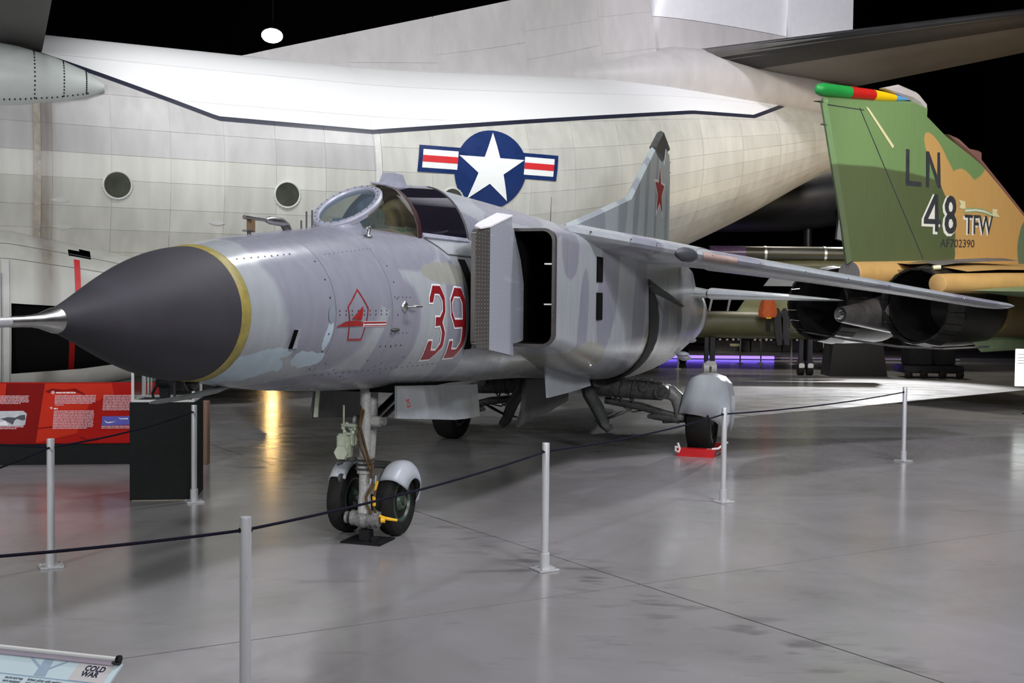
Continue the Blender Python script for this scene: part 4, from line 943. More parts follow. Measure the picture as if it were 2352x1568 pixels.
# mudguards: shells round the top and rear of each nose wheel
def guard(y0, y1, m, label=None):
    secs = []; ym0 = (y0 + y1) / 2
    for i in range(21):
        t = R(140) - R(152) * i / 20       # from front-top over to the rear
        r_ = .292 + .012 * math.sin(PI * i / 20); cx, cz = 0.012 + r_ * math.cos(t), .265 + r_ * math.sin(t)
        wv = 1.0 - .55 * max(0, (i - 12) / 8) ** 1.5
        row = []
        for j in range(9):
            f = j / 8; yy = y0 + (y1 - y0) * f; edge = abs(2 * f - 1)
            drop = (.03 + .10 * (1 if abs(yy) > abs(ym0) else 0)) * edge ** 2.5
            k = (r_ - drop) / r_
            ym = (y0 + y1) / 2; row.append((0.012 + (cx - .012) * k, ym + (yy - ym) * (wv if i > 12 else 1), .265 + (cz - .265) * k))
        secs.append(row)
    mb = MB(); mb.loft(secs, cap=False, closed=False); o = mb.build('mudguard', m, ng, True, label)
    sm = o.modifiers.new('thickness', 'SOLIDIFY'); sm.thickness = .008
    return o
guard(-.14, -.345, M['jet_light'], 'glossy grey mudguard over the port nose wheel'); guard(.13, .31, M['jet_light'])
mb = MB(); mb.bbox((-.02, -.13, .50), (.10, .13, .545), .012); mb.tube([(-.2, .15, .44), (-.2, .17, .44)], .035, 14); mb.build('guard_bracket', M['jet_dark'], ng)

# ---- main gear
def main_gear(sgn):
    T = lambda pts: [(x, y * sgn, z) for x, y, z in pts]
    mb = MB(); mb.tube(T([(5.2, -.30, .84), (5.28, -.45, .785), (5.3, -.62, .765), (5.31, -.95, .745), (5.33, -1.2, .735)]), [.14, .13, .115, .112, .11], 20)
    mg = mb.build('main_gear', M['gear_dirt_shade'], jet, True, 'dirty main gear leg reaching out sideways' if sgn > 0 else None)
    mb = MB()
    for y in (-.60, -.72, -.86, -1.02): mb.tube(T([(5.3, y, .76), (5.3, y - .03, .755)]), .125, 20)
    mb.tube(T([(5.17, -1.0, .78), (5.44, -1.0, .78)]), .05, 16); mb.tube(T([(5.16, -1.22, .735), (5.46, -1.22, .735)]), .085, 20); mb.tube(T([(5.15, -1.22, .735), (5.17, -1.22, .735)]), .045, 16)
    mb.build('leg_collar', M['gear_dirt_shade'], mg, True)
    mb = MB(); mb.tube(T([(5.33, -1.20, .735), (5.35, -1.30, .72), (5.36, -1.37, .66), (5.37, -1.39, .55), (5.38, -1.40, .43)]), [.085, .088, .085, .07, .06], 18); mb.bbox(*[tuple(v) for v in ((5.33, min(-1.44 * sgn, -1.36 * sgn), .40), (5.43, max(-1.44 * sgn, -1.36 * sgn), .52))], .01); mb.build('leg_elbow', M['gear_mid'], mg, True)
    mb = MB(); mb.tube(T([(5.36, -.50, .60), (5.37, -.95, .54), (5.38, -1.22, .47), (5.40, -1.45, .42)]), [.04, .05, .045, .045], 12); mb.tube(T([(5.36, -1.08, .44), (5.38, -1.40, .40)]), .045, 12); mb.tube(T([(5.3, -.62, .70), (5.35, -.66, .56)]), .012, 6); mb.tube(T([(5.3, -.8, .68), (5.35, -.86, .54)]), .012, 6); mb.build('brace', M['gear_dirt_shade'], mg, True)
    mb = MB(); mb.bbox((5.32, min(-1.13 * sgn, -1.02 * sgn), .405), (5.38, max(-1.13 * sgn, -1.02 * sgn), .46), .012); mb.tube(T([(5.38, -1.2, .40), (5.5, -1.45, .42), (5.7, -1.7, .42)]), [.05, .06, .05], 12); mb.build('axle_arm', M['gear_dirt_shade'], mg, True)
    for pts in ([(5.24, -.36, .95), (5.2, -.42, .88), (5.22, -.50, .93), (5.2, -.44, 1.0)], [(5.22, -.55, .86), (5.2, -.50, .92), (5.25, -.43, .98)], [(5.3, -.70, .64), (5.36, -.74, .52), (5.4, -.83, .47), (5.38, -.98, .50)], [(5.3, -.86, .64), (5.37, -.80, .50), (5.4, -.70, .45), (5.38, -.62, .46)], [(5.22, -.9, .86), (5.2, -1.0, .88), (5.24, -1.12, .85)]):
        mb = MB(); mb.tube(T(pts), .010, 8); mb.build('hydraulic_hose', M['gear_dirt_shade'], mg, True)
    wheel('main_wheel', (5.72, -1.61 * sgn, .415), .415, .30, mg, M['wheel_green'], 'black main wheel behind the red chock' if sgn > 0 else 'black main wheel on the far side')
    # wheel door standing over the wheel
    arc = [(-1.415, .50), (-1.445, .68), (-1.49, .82), (-1.56, .915), (-1.65, .945), (-1.75, .945), (-1.85, .915), (-1.93, .83), (-1.965, .68), (-1.965, .52), (-1.955, .38), (-1.93, .26)]
    low = [(-1.415, .495), (-1.46, .493), (-1.50, .49), (-1.54, .487), (-1.59, .485), (-1.66, .47), (-1.73, .44), (-1.80, .40), (-1.85, .35), (-1.885, .31), (-1.905, .27), (-1.915, .25)]
    mb = MB(); secs = []
    for (y, z), (yl, zl) in zip(arc, low):
        fx_ = 5.26 - .06 * math.exp(-((y + 1.62) / .16) ** 2) + .16 * max(0, (-y - 1.70) / .26) ** 1.5
        secs.append([(fx_ + .02, yl * sgn, zl), (fx_, (y * .5 + yl * .5) * sgn, (z + zl) / 2), (fx_ + .03, y * sgn, z), (5.6, y * 1.0 * sgn, z + .01), (5.95, y * sgn, z - .02)])
    mb.loft(secs, cap=False, closed=False); o = mb.build('wheel_door', M['jet_light'], mg, True, 'grey faceted door over the main wheel' if sgn > 0 else None, 62)
    sm = o.modifiers.new('thickness', 'SOLIDIFY'); sm.thickness = .012
    # curved leg fairings
    for pts in ([(5.05, -.36, .86), (5.0, -.42, .70), (5.0, -.50, .58), (5.02, -.55, .48), (5.03, -.60, .36), (5.05, -.67, .29)], [(5.1, -.50, .40), (5.05, -.62, .42), (5.03, -.74, .47), (5.05, -.86, .53)]):
        mb = MB(); secs = []
        for i, p in enumerate(pts):
            wd = (.052, .06, .062, .058, .05, .03)[i]
            secs.append([(p[0] - .10, (p[1] + wd) * sgn, p[2] - .025), (p[0] - .125, (p[1] + wd * .3) * sgn, p[2] - .008), (p[0] - .12, (p[1] - wd * .4) * sgn, p[2] + .01), (p[0] - .07, (p[1] - wd) * sgn, p[2] + .025)])
        mb.loft(secs, cap=False, closed=False); o = mb.build('leg_fairing', M['jet_dark'], mg, True); sm = o.modifiers.new('thickness', 'SOLIDIFY'); sm.thickness = .015
main_gear(1); main_gear(-1)
# ================================================================== the big transport (x aft, -y near side, z up)
ps = R(64)
tr = empty('transport_aircraft', (21.075 * -math.cos(ps), 21.075 * math.sin(ps), 0), R(26))
tag(tr, 'huge silver transport aircraft with white top and star roundel behind the grey jet', 'aircraft')
CT = [(-9, 2.45, 3.75, 6.2, 1.3), (-2, 2.45, 3.75, 6.2, 1.3), (6.45, 2.45, 3.75, 6.2, 1.3), (8, 2.42, 3.8, 6.26, 1.36), (10, 2.3, 3.98, 6.38, 1.62), (12, 2.05, 4.28, 6.5, 2.12), (14, 1.7, 4.68, 6.57, 2.85), (16, 1.3, 5.07, 6.52, 3.7), (18, .85, 5.5, 6.4, 4.68), (20, .4, 5.85, 6.25, 5.45)]
def tp(s, phi, d=0.0):
    hw, zc, top, bot = smooth_table(CT, s)
    c, q = math.cos(phi), math.sin(phi); h = (top - zc) if q >= 0 else (zc - bot)
    return (s, -(hw + d) * c, zc + (h + d) * q)
def tz(s, z, d=0.0):
    hw, zc, top, bot = smooth_table(CT, s); h = (top - zc) if z >= zc else (zc - bot)
    return tp(s, math.asin(max(-1, min(1, (z - zc) / h))), d)
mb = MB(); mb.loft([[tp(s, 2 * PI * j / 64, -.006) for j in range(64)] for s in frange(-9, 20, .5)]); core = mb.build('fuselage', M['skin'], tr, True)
# skin panels on the near side: rows follow the long seams, columns the frames
rows = [-90, -72, -56, -40, -31, -22, -13.5, -3.5, 5.6, 16, 30, 50, 72, 90]
cols = [-9, -6, -3.6, -2.2, -.8, 1.00, 1.24, 2.10, 3.0, 3.85, 4.7, 5.55, 6.42, 6.56, 7.5, 8.5, 9.5, 10.5, 11.6, 12.7, 13.8, 15.0, 16.2, 17.4, 18.6, 20]
gs, gp = .0028, .0009
wide = [-9, -3.6, 1.00, 6.42, 6.56, 11.6, 16.2, 20]
for j in range(len(rows) - 1):
    cl = wide if rows[j] >= 30 else cols
    for a, b in zip(cl[:-1], cl[1:]):
        p0, p1 = R(rows[j]), R(rows[j + 1])
        q0 = .0026 if rows[j] == 5.6 else gp; q1 = .0026 if rows[j + 1] == 5.6 else gp
        ns = max(1, int((b - a) / .7 + .5)); npn = max(2, int((rows[j + 1] - rows[j]) / 4.5 + .5))
        secs = []
        for k in range(ns + 1):
            s = a + gs + (b - a - 2 * gs) * k / ns
            secs.append([tp(s, p0 + q0 + (p1 - p0 - q0 - q1) * q / npn) for q in range(npn + 1)])
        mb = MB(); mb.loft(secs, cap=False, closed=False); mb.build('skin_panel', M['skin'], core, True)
# far side in one piece
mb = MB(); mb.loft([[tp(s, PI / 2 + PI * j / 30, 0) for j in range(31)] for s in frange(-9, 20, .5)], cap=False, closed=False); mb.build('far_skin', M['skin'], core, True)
# frame strips at the wing-rear frame and the aft joint
mb = MB(); mb.loft([[tp(s, R(p), .012) for s in (.98, 1.0, 1.06, 1.08)] for p in range(-40, 34, 3)], cap=False, closed=False); mb.build('frame_strip', mat('frame_strip_metal', (0.40, 0.36, 0.30), 0.4, var=.25, scale=9), core, True)
mb = MB(); mb.loft([[tp(s, R(p), .010) for s in (6.44, 6.46, 6.53, 6.55)] for p in range(-30, 22, 3)], cap=False, closed=False); mb.build('frame_strip', mat('frame_strip_pale', (0.60, 0.60, 0.57), 0.4, var=.12, scale=9), core, True)
# portholes
for s, zc_ in ((2.187, 3.519), (4.884, 3.505), (7.885, 3.56)):
    ctr = Vector(tz(s, zc_)); ph = math.asin((zc_ - smooth_table(CT, s)[1]) / 2.45)
    up = (Vector(tz(s, zc_ + .1)) - Vector(tz(s, zc_ - .1))).normalized(); ax = (Vector(tz(s + .1, zc_)) - Vector(tz(s - .1, zc_))).normalized(); nn = ax.cross(up).normalized()
    if nn.y > 0: nn = -nn
    def cp(r_, t, d): return ctr + ax * (r_ * math.cos(t)) + up * (r_ * math.sin(t)) + nn * d
    secs = []
    for i in range(49):
        t = 2 * PI * i / 48; nb = .006 if i % 2 else -.006
        secs.append([cp(.228 + nb, t, -.02), cp(.228 + nb, t, .012), cp(.210, t, .018), cp(.198, t, .012), cp(.196, t, -.02)])
    mb = MB(); mb.loft(secs, cap=False); po = mb.build('porthole', M['ring'], core, True)
    mb = MB(); k = [cp(.198, 2 * PI * i / 36, .006) for i in range(36)]; mb.add([v[:] for v in k], [tuple(range(36))]); mb.build('pane', M['pane'], po)
# roundel: blue disc and barred flag, white star, white and red bars
def sdecal(name, outer, m, d, holes=(), tilt=0.0):
    V, F = fill(outer, holes, .22)
    return obj(name, [tz(s, z, d) for s, z in V], F, m, core)
rs, rz = 8.66, 4.158
def rp(u, v):   # roundel coordinates -> (s, z): follows the rising body line of the aft fuselage
    return (rs + u + .155 * v * 1.0, rz + v * .985 + .0 * u)
circ = [rp(.735 * math.cos(2 * PI * i / 48), .745 * math.sin(2 * PI * i / 48)) for i in range(48)]
flag = [rp(-1.44, -.13), rp(1.40, -.13), rp(1.40, .36), rp(-1.44, .36)]
sdecal('roundel_bar', flag, M['navy'], .012)
sdecal('roundel_disc', circ, M['navy'], .014)
for a, b in ((-1.36, -.68), (.68, 1.32)):
    sdecal('roundel_white_bar', [rp(a, -.055), rp(b, -.055), rp(b, .285), rp(a, .285)], M['insig_white'], .018)
    sdecal('roundel_red_bar', [rp(a, .055), rp(b, .055), rp(b, .175), rp(a, .175)], M['insig_red'], .022)
sdecal('roundel_star', [rp(.70 * (1 if i % 2 == 0 else .385) * math.sin(PI * i / 5), .70 * (1 if i % 2 == 0 else .385) * math.cos(PI * i / 5)) for i in range(10)], M['insig_white'], .026)
# faint stencil labels
for s, z in ((1.35, 3.25), (1.4, 2.85), (3.75, 3.0), (3.75, 2.62)):
    sdecal('stencil_plate', [(s - .14, z), (s - .05, z + .035), (s + .05, z + .035), (s + .14, z), (s + .05, z - .035), (s - .05, z - .035)], M['ring'], .006)
# dorsal fin, built of panels over a core
DT = [(4.4, 6.18), (4.7, 6.255), (6.7, 6.87), (8.5, 7.42), (10.24, 7.96), (12.0, 8.5), (13.5, 8.95), (14.5, 9.3)]
def dtop(s): return lerp_table(DT, s)[0]
def dside(s, f, d=0.0):
    z1 = dtop(s); z0 = 6.0; th0 = .30 + .035 * (s - 4.5); e = f
    w_ = th0 * (1 - e) ** 1.15 + .10
    if s < 5.2: w_ *= max(.2, (s - 4.2) / 1.0)
    return (s, -(w_ + d), z0 + (z1 - z0) * f)
mb = MB(); mb.loft([[dside(s, f, -.006) for f in (0, .15, .3, .5, .75, .98)] + [(x, -y, z) for x, y, z in [dside(s, f, -.006) for f in (.98, .75, .5, .3, .15, 0)]] for s in (4.4, 4.7, 5.5, 6.5, 7.5, 8.5, 9.5, 10.5, 11.5, 12.5, 13.44)])
dc = mb.build('dorsal_fin', M['trans_grey'], tr, True)
def pan(s0, s1, f00, f01, f10, f11):
    """panel between two stations; lower and upper fractions at each end"""
    g_ = .005; secs = []
    for k in range(5):
        q = k / 4; s = s0 + g_ + (s1 - s0 - 2 * g_) * q; lo = f00 + (f10 - f00) * q; hi = f01 + (f11 - f01) * q
        hh = dtop(s) - 6.0
        secs.append([dside(s, lo + g_ / hh + (hi - lo - 2 * g_ / hh) * m_ / 5) for m_ in range(6)])
    mb = MB(); mb.loft(secs, cap=False, closed=False); mb.build('skin_panel', M['trans_grey'], dc, True)
pan(4.45, 5.0, 0, 1, 0, 1); pan(5.0, 6.6, 0, 1, 0, 1)
pan(6.6, 8.4, 0, .30, 0, .30); pan(6.6, 8.4, .30, 1, .30, 1)
pan(8.4, 10.36, 0, .42, 0, .52); pan(8.4, 10.36, .42, 1, .52, 1)
pan(10.36, 12.1, 0, .34, 0, .46); pan(10.36, 12.1, .34, .64, .46, .68); pan(10.36, 12.1, .64, 1, .68, 1)
pan(12.1, 13.45, 0, .38, 0, .42); pan(12.1, 13.45, .38, .7, .42, .7); pan(12.1, 13.45, .7, 1, .7, 1)
# fin with rudder (rises out of the frame)
def vfoil(z, le, te, th): return [(p.x, p.y, z) for p in [Vector((q.x, q.z, 0)) for q in airfoil((le, 0, 0), (te, 0, 0), th)]]
mb = MB(); mb.loft([vfoil(6.3, 12.6, 17.35, .9), vfoil(7.4, 13.1, 17.33, .62), vfoil(7.99, 13.40, 17.32, .5)]); fb = mb.build('fin_root', M['trans_grey'], tr, True, 'bare metal foot of the fin')
mb = MB(); mb.loft([vfoil(8.0, 13.40, 17.32, .5), vfoil(10.5, 14.2, 17.42, .45), vfoil(14.0, 15.4, 17.6, .36)]); fv = mb.build('fin', M['trans_white'], tr, True, 'white tail fin')
mb = MB(); mb.loft([[(17.34 , -.17, z), (19.3, -.04, z), (19.3, .04, z), (17.34, .17, z)] for z in (7.9, 14)]); mb.build('rudder', M['trans_white'], fv)
mb = MB(); mb.loft([[(17.34 , -.2, z), (19.35, -.05, z), (19.35, .05, z), (17.34, .2, z)] for z in (6.6, 7.6, 7.88)]); mb.build('tail_cone_fairing', M['trans_grey'], tr)
mb = MB(); mb.loft([[(s, -w_ * math.cos(t), zc + h * math.sin(t)) for t in [2 * PI * i / 24 for i in range(24)]] for s, w_, zc, h in ((10.0, .30, 6.25, .2), (11.2, .50, 6.38, .38), (12.6, .72, 6.5, .58), (14.0, .92, 6.65, .75), (15.5, 1.0, 6.7, .75), (17.5, .85, 6.65, .62), (19.0, .5, 6.5, .5), (20.2, .15, 6.35, .25))]); mb.build('fin_fillet', M['trans_grey'], tr, True)
# tailplanes
for sgn in (1, -1):
    f_ = lambda q: [(p.x, p.y * sgn, p.z) for p in q]
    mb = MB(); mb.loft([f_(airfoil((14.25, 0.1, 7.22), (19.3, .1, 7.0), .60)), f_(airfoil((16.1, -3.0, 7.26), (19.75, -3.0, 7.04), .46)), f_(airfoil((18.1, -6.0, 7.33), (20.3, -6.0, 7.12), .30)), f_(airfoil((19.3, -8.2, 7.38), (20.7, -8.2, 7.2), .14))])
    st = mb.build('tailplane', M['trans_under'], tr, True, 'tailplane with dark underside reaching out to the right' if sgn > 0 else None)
    mb = MB(); secs = []
    for le, te, th in (((14.60, -.45, 7.226), (19.35, -.45, 7.0), .575), ((16.1, -3.0, 7.26), (19.75, -3.0, 7.04), .46), ((18.1, -6.0, 7.33), (20.3, -6.0, 7.12), .30), ((19.3, -8.2, 7.38), (20.7, -8.2, 7.2), .14)):
        q = airfoil(le, te, th + .02, 20); secs.append([(p.x, p.y * sgn, p.z) for p in q[-6:] + q[:6]])
    mb.loft(secs, cap=False, closed=False); mb.build('deicer_boot', M['boot'], st, True, 'black rubber leading edge boot')
# high wing with trailing edge over the near side, fillet below it
for sgn in (1, -1):
    f_ = lambda q: [(p[0], p[1] * sgn, p[2]) for p in q]
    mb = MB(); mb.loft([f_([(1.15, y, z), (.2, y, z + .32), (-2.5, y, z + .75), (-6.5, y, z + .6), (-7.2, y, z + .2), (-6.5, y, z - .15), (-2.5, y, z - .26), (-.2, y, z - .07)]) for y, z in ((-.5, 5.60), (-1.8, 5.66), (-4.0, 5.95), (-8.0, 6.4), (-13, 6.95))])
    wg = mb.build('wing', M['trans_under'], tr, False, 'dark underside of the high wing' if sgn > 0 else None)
    mb = MB(); mb.loft([f_([(s, -yc - w_ * math.cos(t), zc + h * math.sin(t)) for t in [2 * PI * i / 24 for i in range(24)]]) for s, yc, w_, zc, h in ((-9, 1.9, .68, 5.05, .62), (-2, 1.9, .68, 5.06, .62), (0.2, 1.9, .64, 5.08, .60), (.8, 1.95, .56, 5.09, .52), (1.3, 2.0, .42, 5.09, .40), (1.75, 2.08, .24, 5.08, .23), (2.02, 2.14, .06, 5.07, .06))])
    fl_ = mb.build('wing_fillet', M['trans_fillet'], tr, True, 'pale riveted wing root fillet' if sgn > 0 else None)
    if sgn > 0:
        mb = MB()
        def fdot(s, t):
            T_ = [(-9, 1.9, .68, 5.05, .62), (-2, 1.9, .68, 5.06, .62), (0.2, 1.9, .64, 5.08, .60), (.8, 1.95, .56, 5.09, .52), (1.3, 2.0, .42, 5.09, .40), (1.75, 2.08, .24, 5.08, .23), (2.02, 2.14, .06, 5.07, .06)]
            yc, w_, zc, h = lerp_table(T_, s); mb.ball((s, -yc - (w_ + .002) * math.cos(t), zc + (h + .002) * math.sin(t)), (.012, .008, .016), 6, 4)
        for s in (.45, 1.0, 1.42, 1.75):
            for k in range(-5, 9): fdot(s, k * .14)
        for k in range(22): fdot(.2 + k * .075, -.72)
        q = mb.build('rivet', M['black'], fl_); q['kind'] = 'stuff'
# landing gear sponson with open bay
ST = [(-9, 2.3, 1.0, 1.50, 1.28), (-2, 2.3, 1.0, 1.50, 1.28), (.6, 2.3, .98, 1.50, 1.26), (1.6, 2.28, .92, 1.46, 1.12), (2.6, 2.22, .82, 1.44, .92), (3.6, 2.1, .68, 1.45, .66), (4.6, 1.9, .55, 1.5, .40), (5.6, 1.6, .4, 1.6, .2)]
def spt(s, t, k=1.0):
    yc, w_, zc, h = lerp_table(ST, s); e = 2.4
    c, q = math.cos(t), math.sin(t)
    return (s, -yc - w_ * k * math.copysign(abs(c) ** (2 / e), c), zc + h * k * math.copysign(abs(q) ** (2 / e), q))
mb = MB(); ss = frange(-9, 5.6, .16); nt_ = 72
grid = [[spt(s, 2 * PI * j / nt_) for j in range(nt_)] for s in ss]
for row in grid: mb.V += row
for i in range(len(ss) - 1):
    for j in range(nt_):
        j2 = (j + 1) % nt_; sm_ = (ss[i] + ss[i + 1]) / 2; q = grid[i][j]; q2 = grid[i][j2]
        zm = (q[2] + q2[2]) / 2
        if .60 < sm_ < 2.62 and q[1] < -2.5 and zm < 1.62 and zm > .60 + .10 * (sm_ - .6): continue
        if 1.40 < sm_ < 1.78 and q[1] < -2.3 and 2.36 < zm < 2.50: continue
        mb.F.append((i * nt_ + j, i * nt_ + j2, (i + 1) * nt_ + j2, (i + 1) * nt_ + j))
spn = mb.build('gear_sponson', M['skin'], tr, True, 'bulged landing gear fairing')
mb = MB(); mb.loft([[spt(s, 2 * PI * j / 40, .90) for j in range(40)] for s in (-8.5, -2, .6, 1.6, 2.6, 3.2)]); mb.build('wheel_bay', M['void'], spn, True, 'open black wheel bay')
mb = MB(); mb.loft([[Vector(spt(s, t)) + Vector((0, -.006, .003)) for s in (1.50, 1.58)] for t in [R(a) for a in range(4, 48, 3)]], cap=False, closed=False); mb.build('warning_stripe', M['insig_red'], spn)
mb = MB(); mb.loft([[Vector(spt(s, t, .90)) + Vector((0, -.008, 0)) for s in (1.42, 1.50)] for t in [R(a) for a in range(-60, 2, 4)]], cap=False, closed=False); mb.build('warning_stripe', M['poster_red_dark'], spn)  # same red stripe inside the bay, its shade put into the darker colour
mb = MB(); mb.loft([[Vector(spt(s, t)) + Vector((0, -.03, -.003)) for s in (.50, .52, .58, .60)] for t in [R(a) for a in range(-60, 40, 4)]], cap=False, closed=False); mb.build('bay_edge', M['ring'], spn)
mb = MB(); mb.loft([[Vector(spt(s, t)) + Vector((0, -.09, 0)) for s in (-1.2, -.4, .2, .49)] for t in [R(a) for a in range(-75, 28, 5)]], cap=False, closed=False); o = mb.build('bay_door', M['trans_fillet'], spn, True, 'pale curved door ahead of the bay')
sm = o.modifiers.new('thickness', 'SOLIDIFY'); sm.thickness = .03
mb = MB(); mb.prism([(1.40, -2.72, 2.49), (1.40, -2.95, 2.37), (1.40, -2.6, 2.36)], (.012, 0, 0)); mb.build('vent_scoop', M['trans_fillet'], spn)
# hatch seams on the sponson as thin raised straps
for s0, s1, a in ((-3, 4.2, 52), (-3, 4.0, 36)):
    mb = MB(); mb.loft([[Vector(spt(s, R(a + d_))) + Vector((0, -.004, .004)) for d_ in (0, .6)] for s in frange(s0, s1, .3)], cap=False, closed=False); mb.build('seam_strap', M['gap'], spn)
# under-belly fairing edges seen below the nose of the jet
mb = MB(); mb.loft([[(s, -2.3, z) for z in (.50, .42)] + [(s, -1.2, z) for z in (.40, .52)] for s in (-4, .5, 3.2, 4.6)]); mb.build('belly_rail', M['trans_under'], spn)

# ================================================================== the camouflaged bomber tail on the right (x forward, +y far side)
bb = R(50)
bm_ = empty('camouflage_bomber', (5.624, 19.0, 0), R(40))
tag(bm_, 'green and tan camouflaged bomber with tail lettering LN and 48 TFW', 'aircraft')
fin_o = [(0.0, 2.45), (-.155, 3.05), (-.80, 5.06), (-.76, 5.16), (1.86, 5.40), (2.37, 5.36), (2.36, 5.20), (3.0, 4.93), (3.9, 4.66), (4.33, 4.52), (6.3, 3.56), (7.4, 3.0), (7.6, 2.4)]
bf = slab(fin_o, .07).build('tail_fin', M['bomber'], bm_, False, 'camouflaged tail fin')
def bface(poly, m, name, d=.075, holes=(), par=bf):
    V, F = fill(poly, holes); return obj(name, [(x, -d, z) for x, z in V], F, m, par)
# rudder seams, tip cap, leading edge fairing
mb = MB(); mb.prism([(.155, -.0725, 5.078), (.185, -.0725, 5.078), (2.31, -.0725, 2.60), (2.28, -.0725, 2.60)], (0, .01, 0)); mb.build('rudder_seam', M['letters_dark'], bf)
mb = MB(); mb.prism([(-.74, -.0725, 5.03), (.3, -.0725, 5.06), (.3, -.0725, 5.045), (-.74, -.0725, 5.012)], (0, .01, 0)); mb.build('rudder_seam', M['letters_dark'], bf)
slab([(.875, 5.50), (1.45, 5.64), (2.05, 5.58), (2.36, 5.42), (2.38, 5.20), (2.1, 5.35), (1.86, 5.41)], .06).build('fin_tip', M['tip_grey'], bf, False, 'pale grey fin tip cap')
slab([(3.0, 4.935), (3.45, 4.92), (3.88, 4.76), (4.32, 4.75), (4.33, 4.60), (5.3, 4.10), (6.25, 3.60), (7.4, 3.02), (7.3, 2.9), (6.2, 3.48), (4.3, 4.45), (3.8, 4.64)], .085).build('leading_edge_fairing', M['edge_pink'], bf, False, 'brownish leading edge fairing')
mb = MB(); mb.prism([(.335, -.085, 5.112), (.42, -.085, 5.10), (1.225, -.085, 4.54), (1.185, -.085, 4.49)], (0, .02, 0)); mb.build('formation_strip', M['slit'], bf, False, 'pale yellow formation light strip')
# pod on the fin tip in four colours
pp = [(-.97, .001), (-.955, .045), (-.90, .085), (-.80, .108), (-.06, .106), (-.06, .106), (.64, .100), (.64, .1), (1.0, .085), (1.335, .06), (1.335, .06), (1.86, .004)]
def podc(x): return 5.258 + .058 * (x + .97)
cuts = [(-.97, -.06, 'pod_green', 'green'), (-.055, .64, 'pod_red', 'red'), (.645, 1.335, 'pod_yellow', 'yellow'), (1.34, 1.86, 'pod_blue', 'light blue')]
podo = empty('tip_pod', (0, 0, 0)); podo.parent = bf
for a, b, m, nm in cuts:
    mb = MB(); mb.loft([[(x, lerp_table(pp, x)[0] * math.cos(t), podc(x) + lerp_table(pp, x)[0] * math.sin(t)) for t in [2 * PI * i / 28 for i in range(28)]] for x in ([a] + [a + (b - a) * k / 10 for k in range(1, 10)] + [b] if a > -.9 else [-.969, -.955, -.93, -.90, -.86, -.80, -.5, -.2, -.06])])
    o = mb.build('tip_pod_section', M[m], bf, True, nm + ' section of the fin tip pod')
bpy.data.objects.remove(podo)
for x, z, l in ((-.80, 5.07, .22), (-.70, 4.72, .12), (-.62, 4.9, .03)):
    mb = MB(); mb.tube([(x + .05, 0, z), (x - l, 0, z - .02)], [.022, .012], 8); mb.build('static_wick', M['steel'], bf)
# lettering
def letters(txt, x0, z0, wd, ht, m, d, name, italic=0.0, bold=0.0, dz=0.0):
    V, F = text_geo(txt, 1.0, 1.0, italic, bold)
    mx = max(v[0] for v in V); mn = min(v[0] for v in V); my = max(v[1] for v in V); mny = min(v[1] for v in V)
    return obj(name, [(x0 + (a - mn) / (mx - mn) * wd, -d, z0 + (b - mny) / (my - mny) * ht + dz * (a - mn) / (mx - mn) * wd) for a, b in V], F, m, bf)
bface([(1.632, 4.525), (1.742, 4.528), (1.762, 3.975), (2.165, 3.982), (2.165, 3.905), (1.65, 3.885)], M['letters_dark'], 'letter_l')
bface([(2.296, 4.548), (2.40, 4.552), (2.70, 4.14), (2.69, 4.565), (2.775, 4.567), (2.835, 3.925), (2.735, 3.925), (2.43, 4.36), (2.425, 3.912), (2.325, 3.905)], M['letters_dark'], 'letter_n')
# 48: white outline, then black numerals
four = [(2.62, 3.80), (2.74, 3.80), (2.78, 3.34), (2.86, 3.34), (2.86, 3.26), (2.78, 3.26), (2.78, 3.12), (2.66, 3.12), (2.66, 3.255), (2.27, 3.245), (2.27, 3.345)]
fh = [(2.645, 3.345), (2.415, 3.34), (2.635, 3.62)]
eight = [(2.98, 3.63), (3.06, 3.76), (3.16, 3.81), (3.27, 3.80), (3.36, 3.74), (3.40, 3.63), (3.39, 3.54), (3.33, 3.46), (3.41, 3.38), (3.43, 3.27), (3.38, 3.17), (3.28, 3.11), (3.14, 3.105), (3.04, 3.16), (2.99, 3.27), (3.01, 3.39), (3.08, 3.46), (3.0, 3.53)]
h1 = [(3.12, 3.60), (3.15, 3.68), (3.22, 3.69), (3.27, 3.63), (3.27, 3.56), (3.22, 3.51), (3.15, 3.52)]
h2 = [(3.13, 3.29), (3.16, 3.37), (3.24, 3.38), (3.30, 3.31), (3.28, 3.24), (3.2, 3.20), (3.15, 3.23)]
def shift(P_, dx, dz): return [(x + dx, z + dz) for x, z in P_]
bface(shift(inset(four, -.022), -.05, -.028), M['insig_white'], 'numeral_shadow', .076); bface(shift(inset(eight, -.022), -.05, -.028), M['insig_white'], 'numeral_shadow', .076)
bface(four, M['letters_dark'], 'numeral_4', .079, [fh]); bface(eight, M['letters_dark'], 'numeral_8', .079, [h1, h2])
letters('TFW', 3.66, 3.10, 1.10, .36, M['insig_white'], .076, 'unit_letters', 0, .028, .03); letters('TFW', 3.72, 3.13, 1.08, .36, M['letters_dark'], .079, 'unit_letters', 0, .012, .03)
letters('AF702390', 2.86, 2.845, 1.25, .15, M['letters_dark'], .077, 'serial_number', 0, 0, .03)
rib = [(3.70, 3.60), (4.1, 3.645), (4.45, 3.635), (4.80, 3.57), (4.80, 3.505), (4.45, 3.555), (4.1, 3.56), (3.72, 3.515)]
bface(rib, mat('ribbon_green', (0.30, 0.40, 0.22), .5), 'ribbon', .076)
bface([(3.72, 3.575), (4.1, 3.612), (4.45, 3.605), (4.79, 3.545), (4.79, 3.53), (4.45, 3.58), (4.1, 3.585), (3.72, 3.548)], M['insig_white'], 'ribbon_stripe', .079)
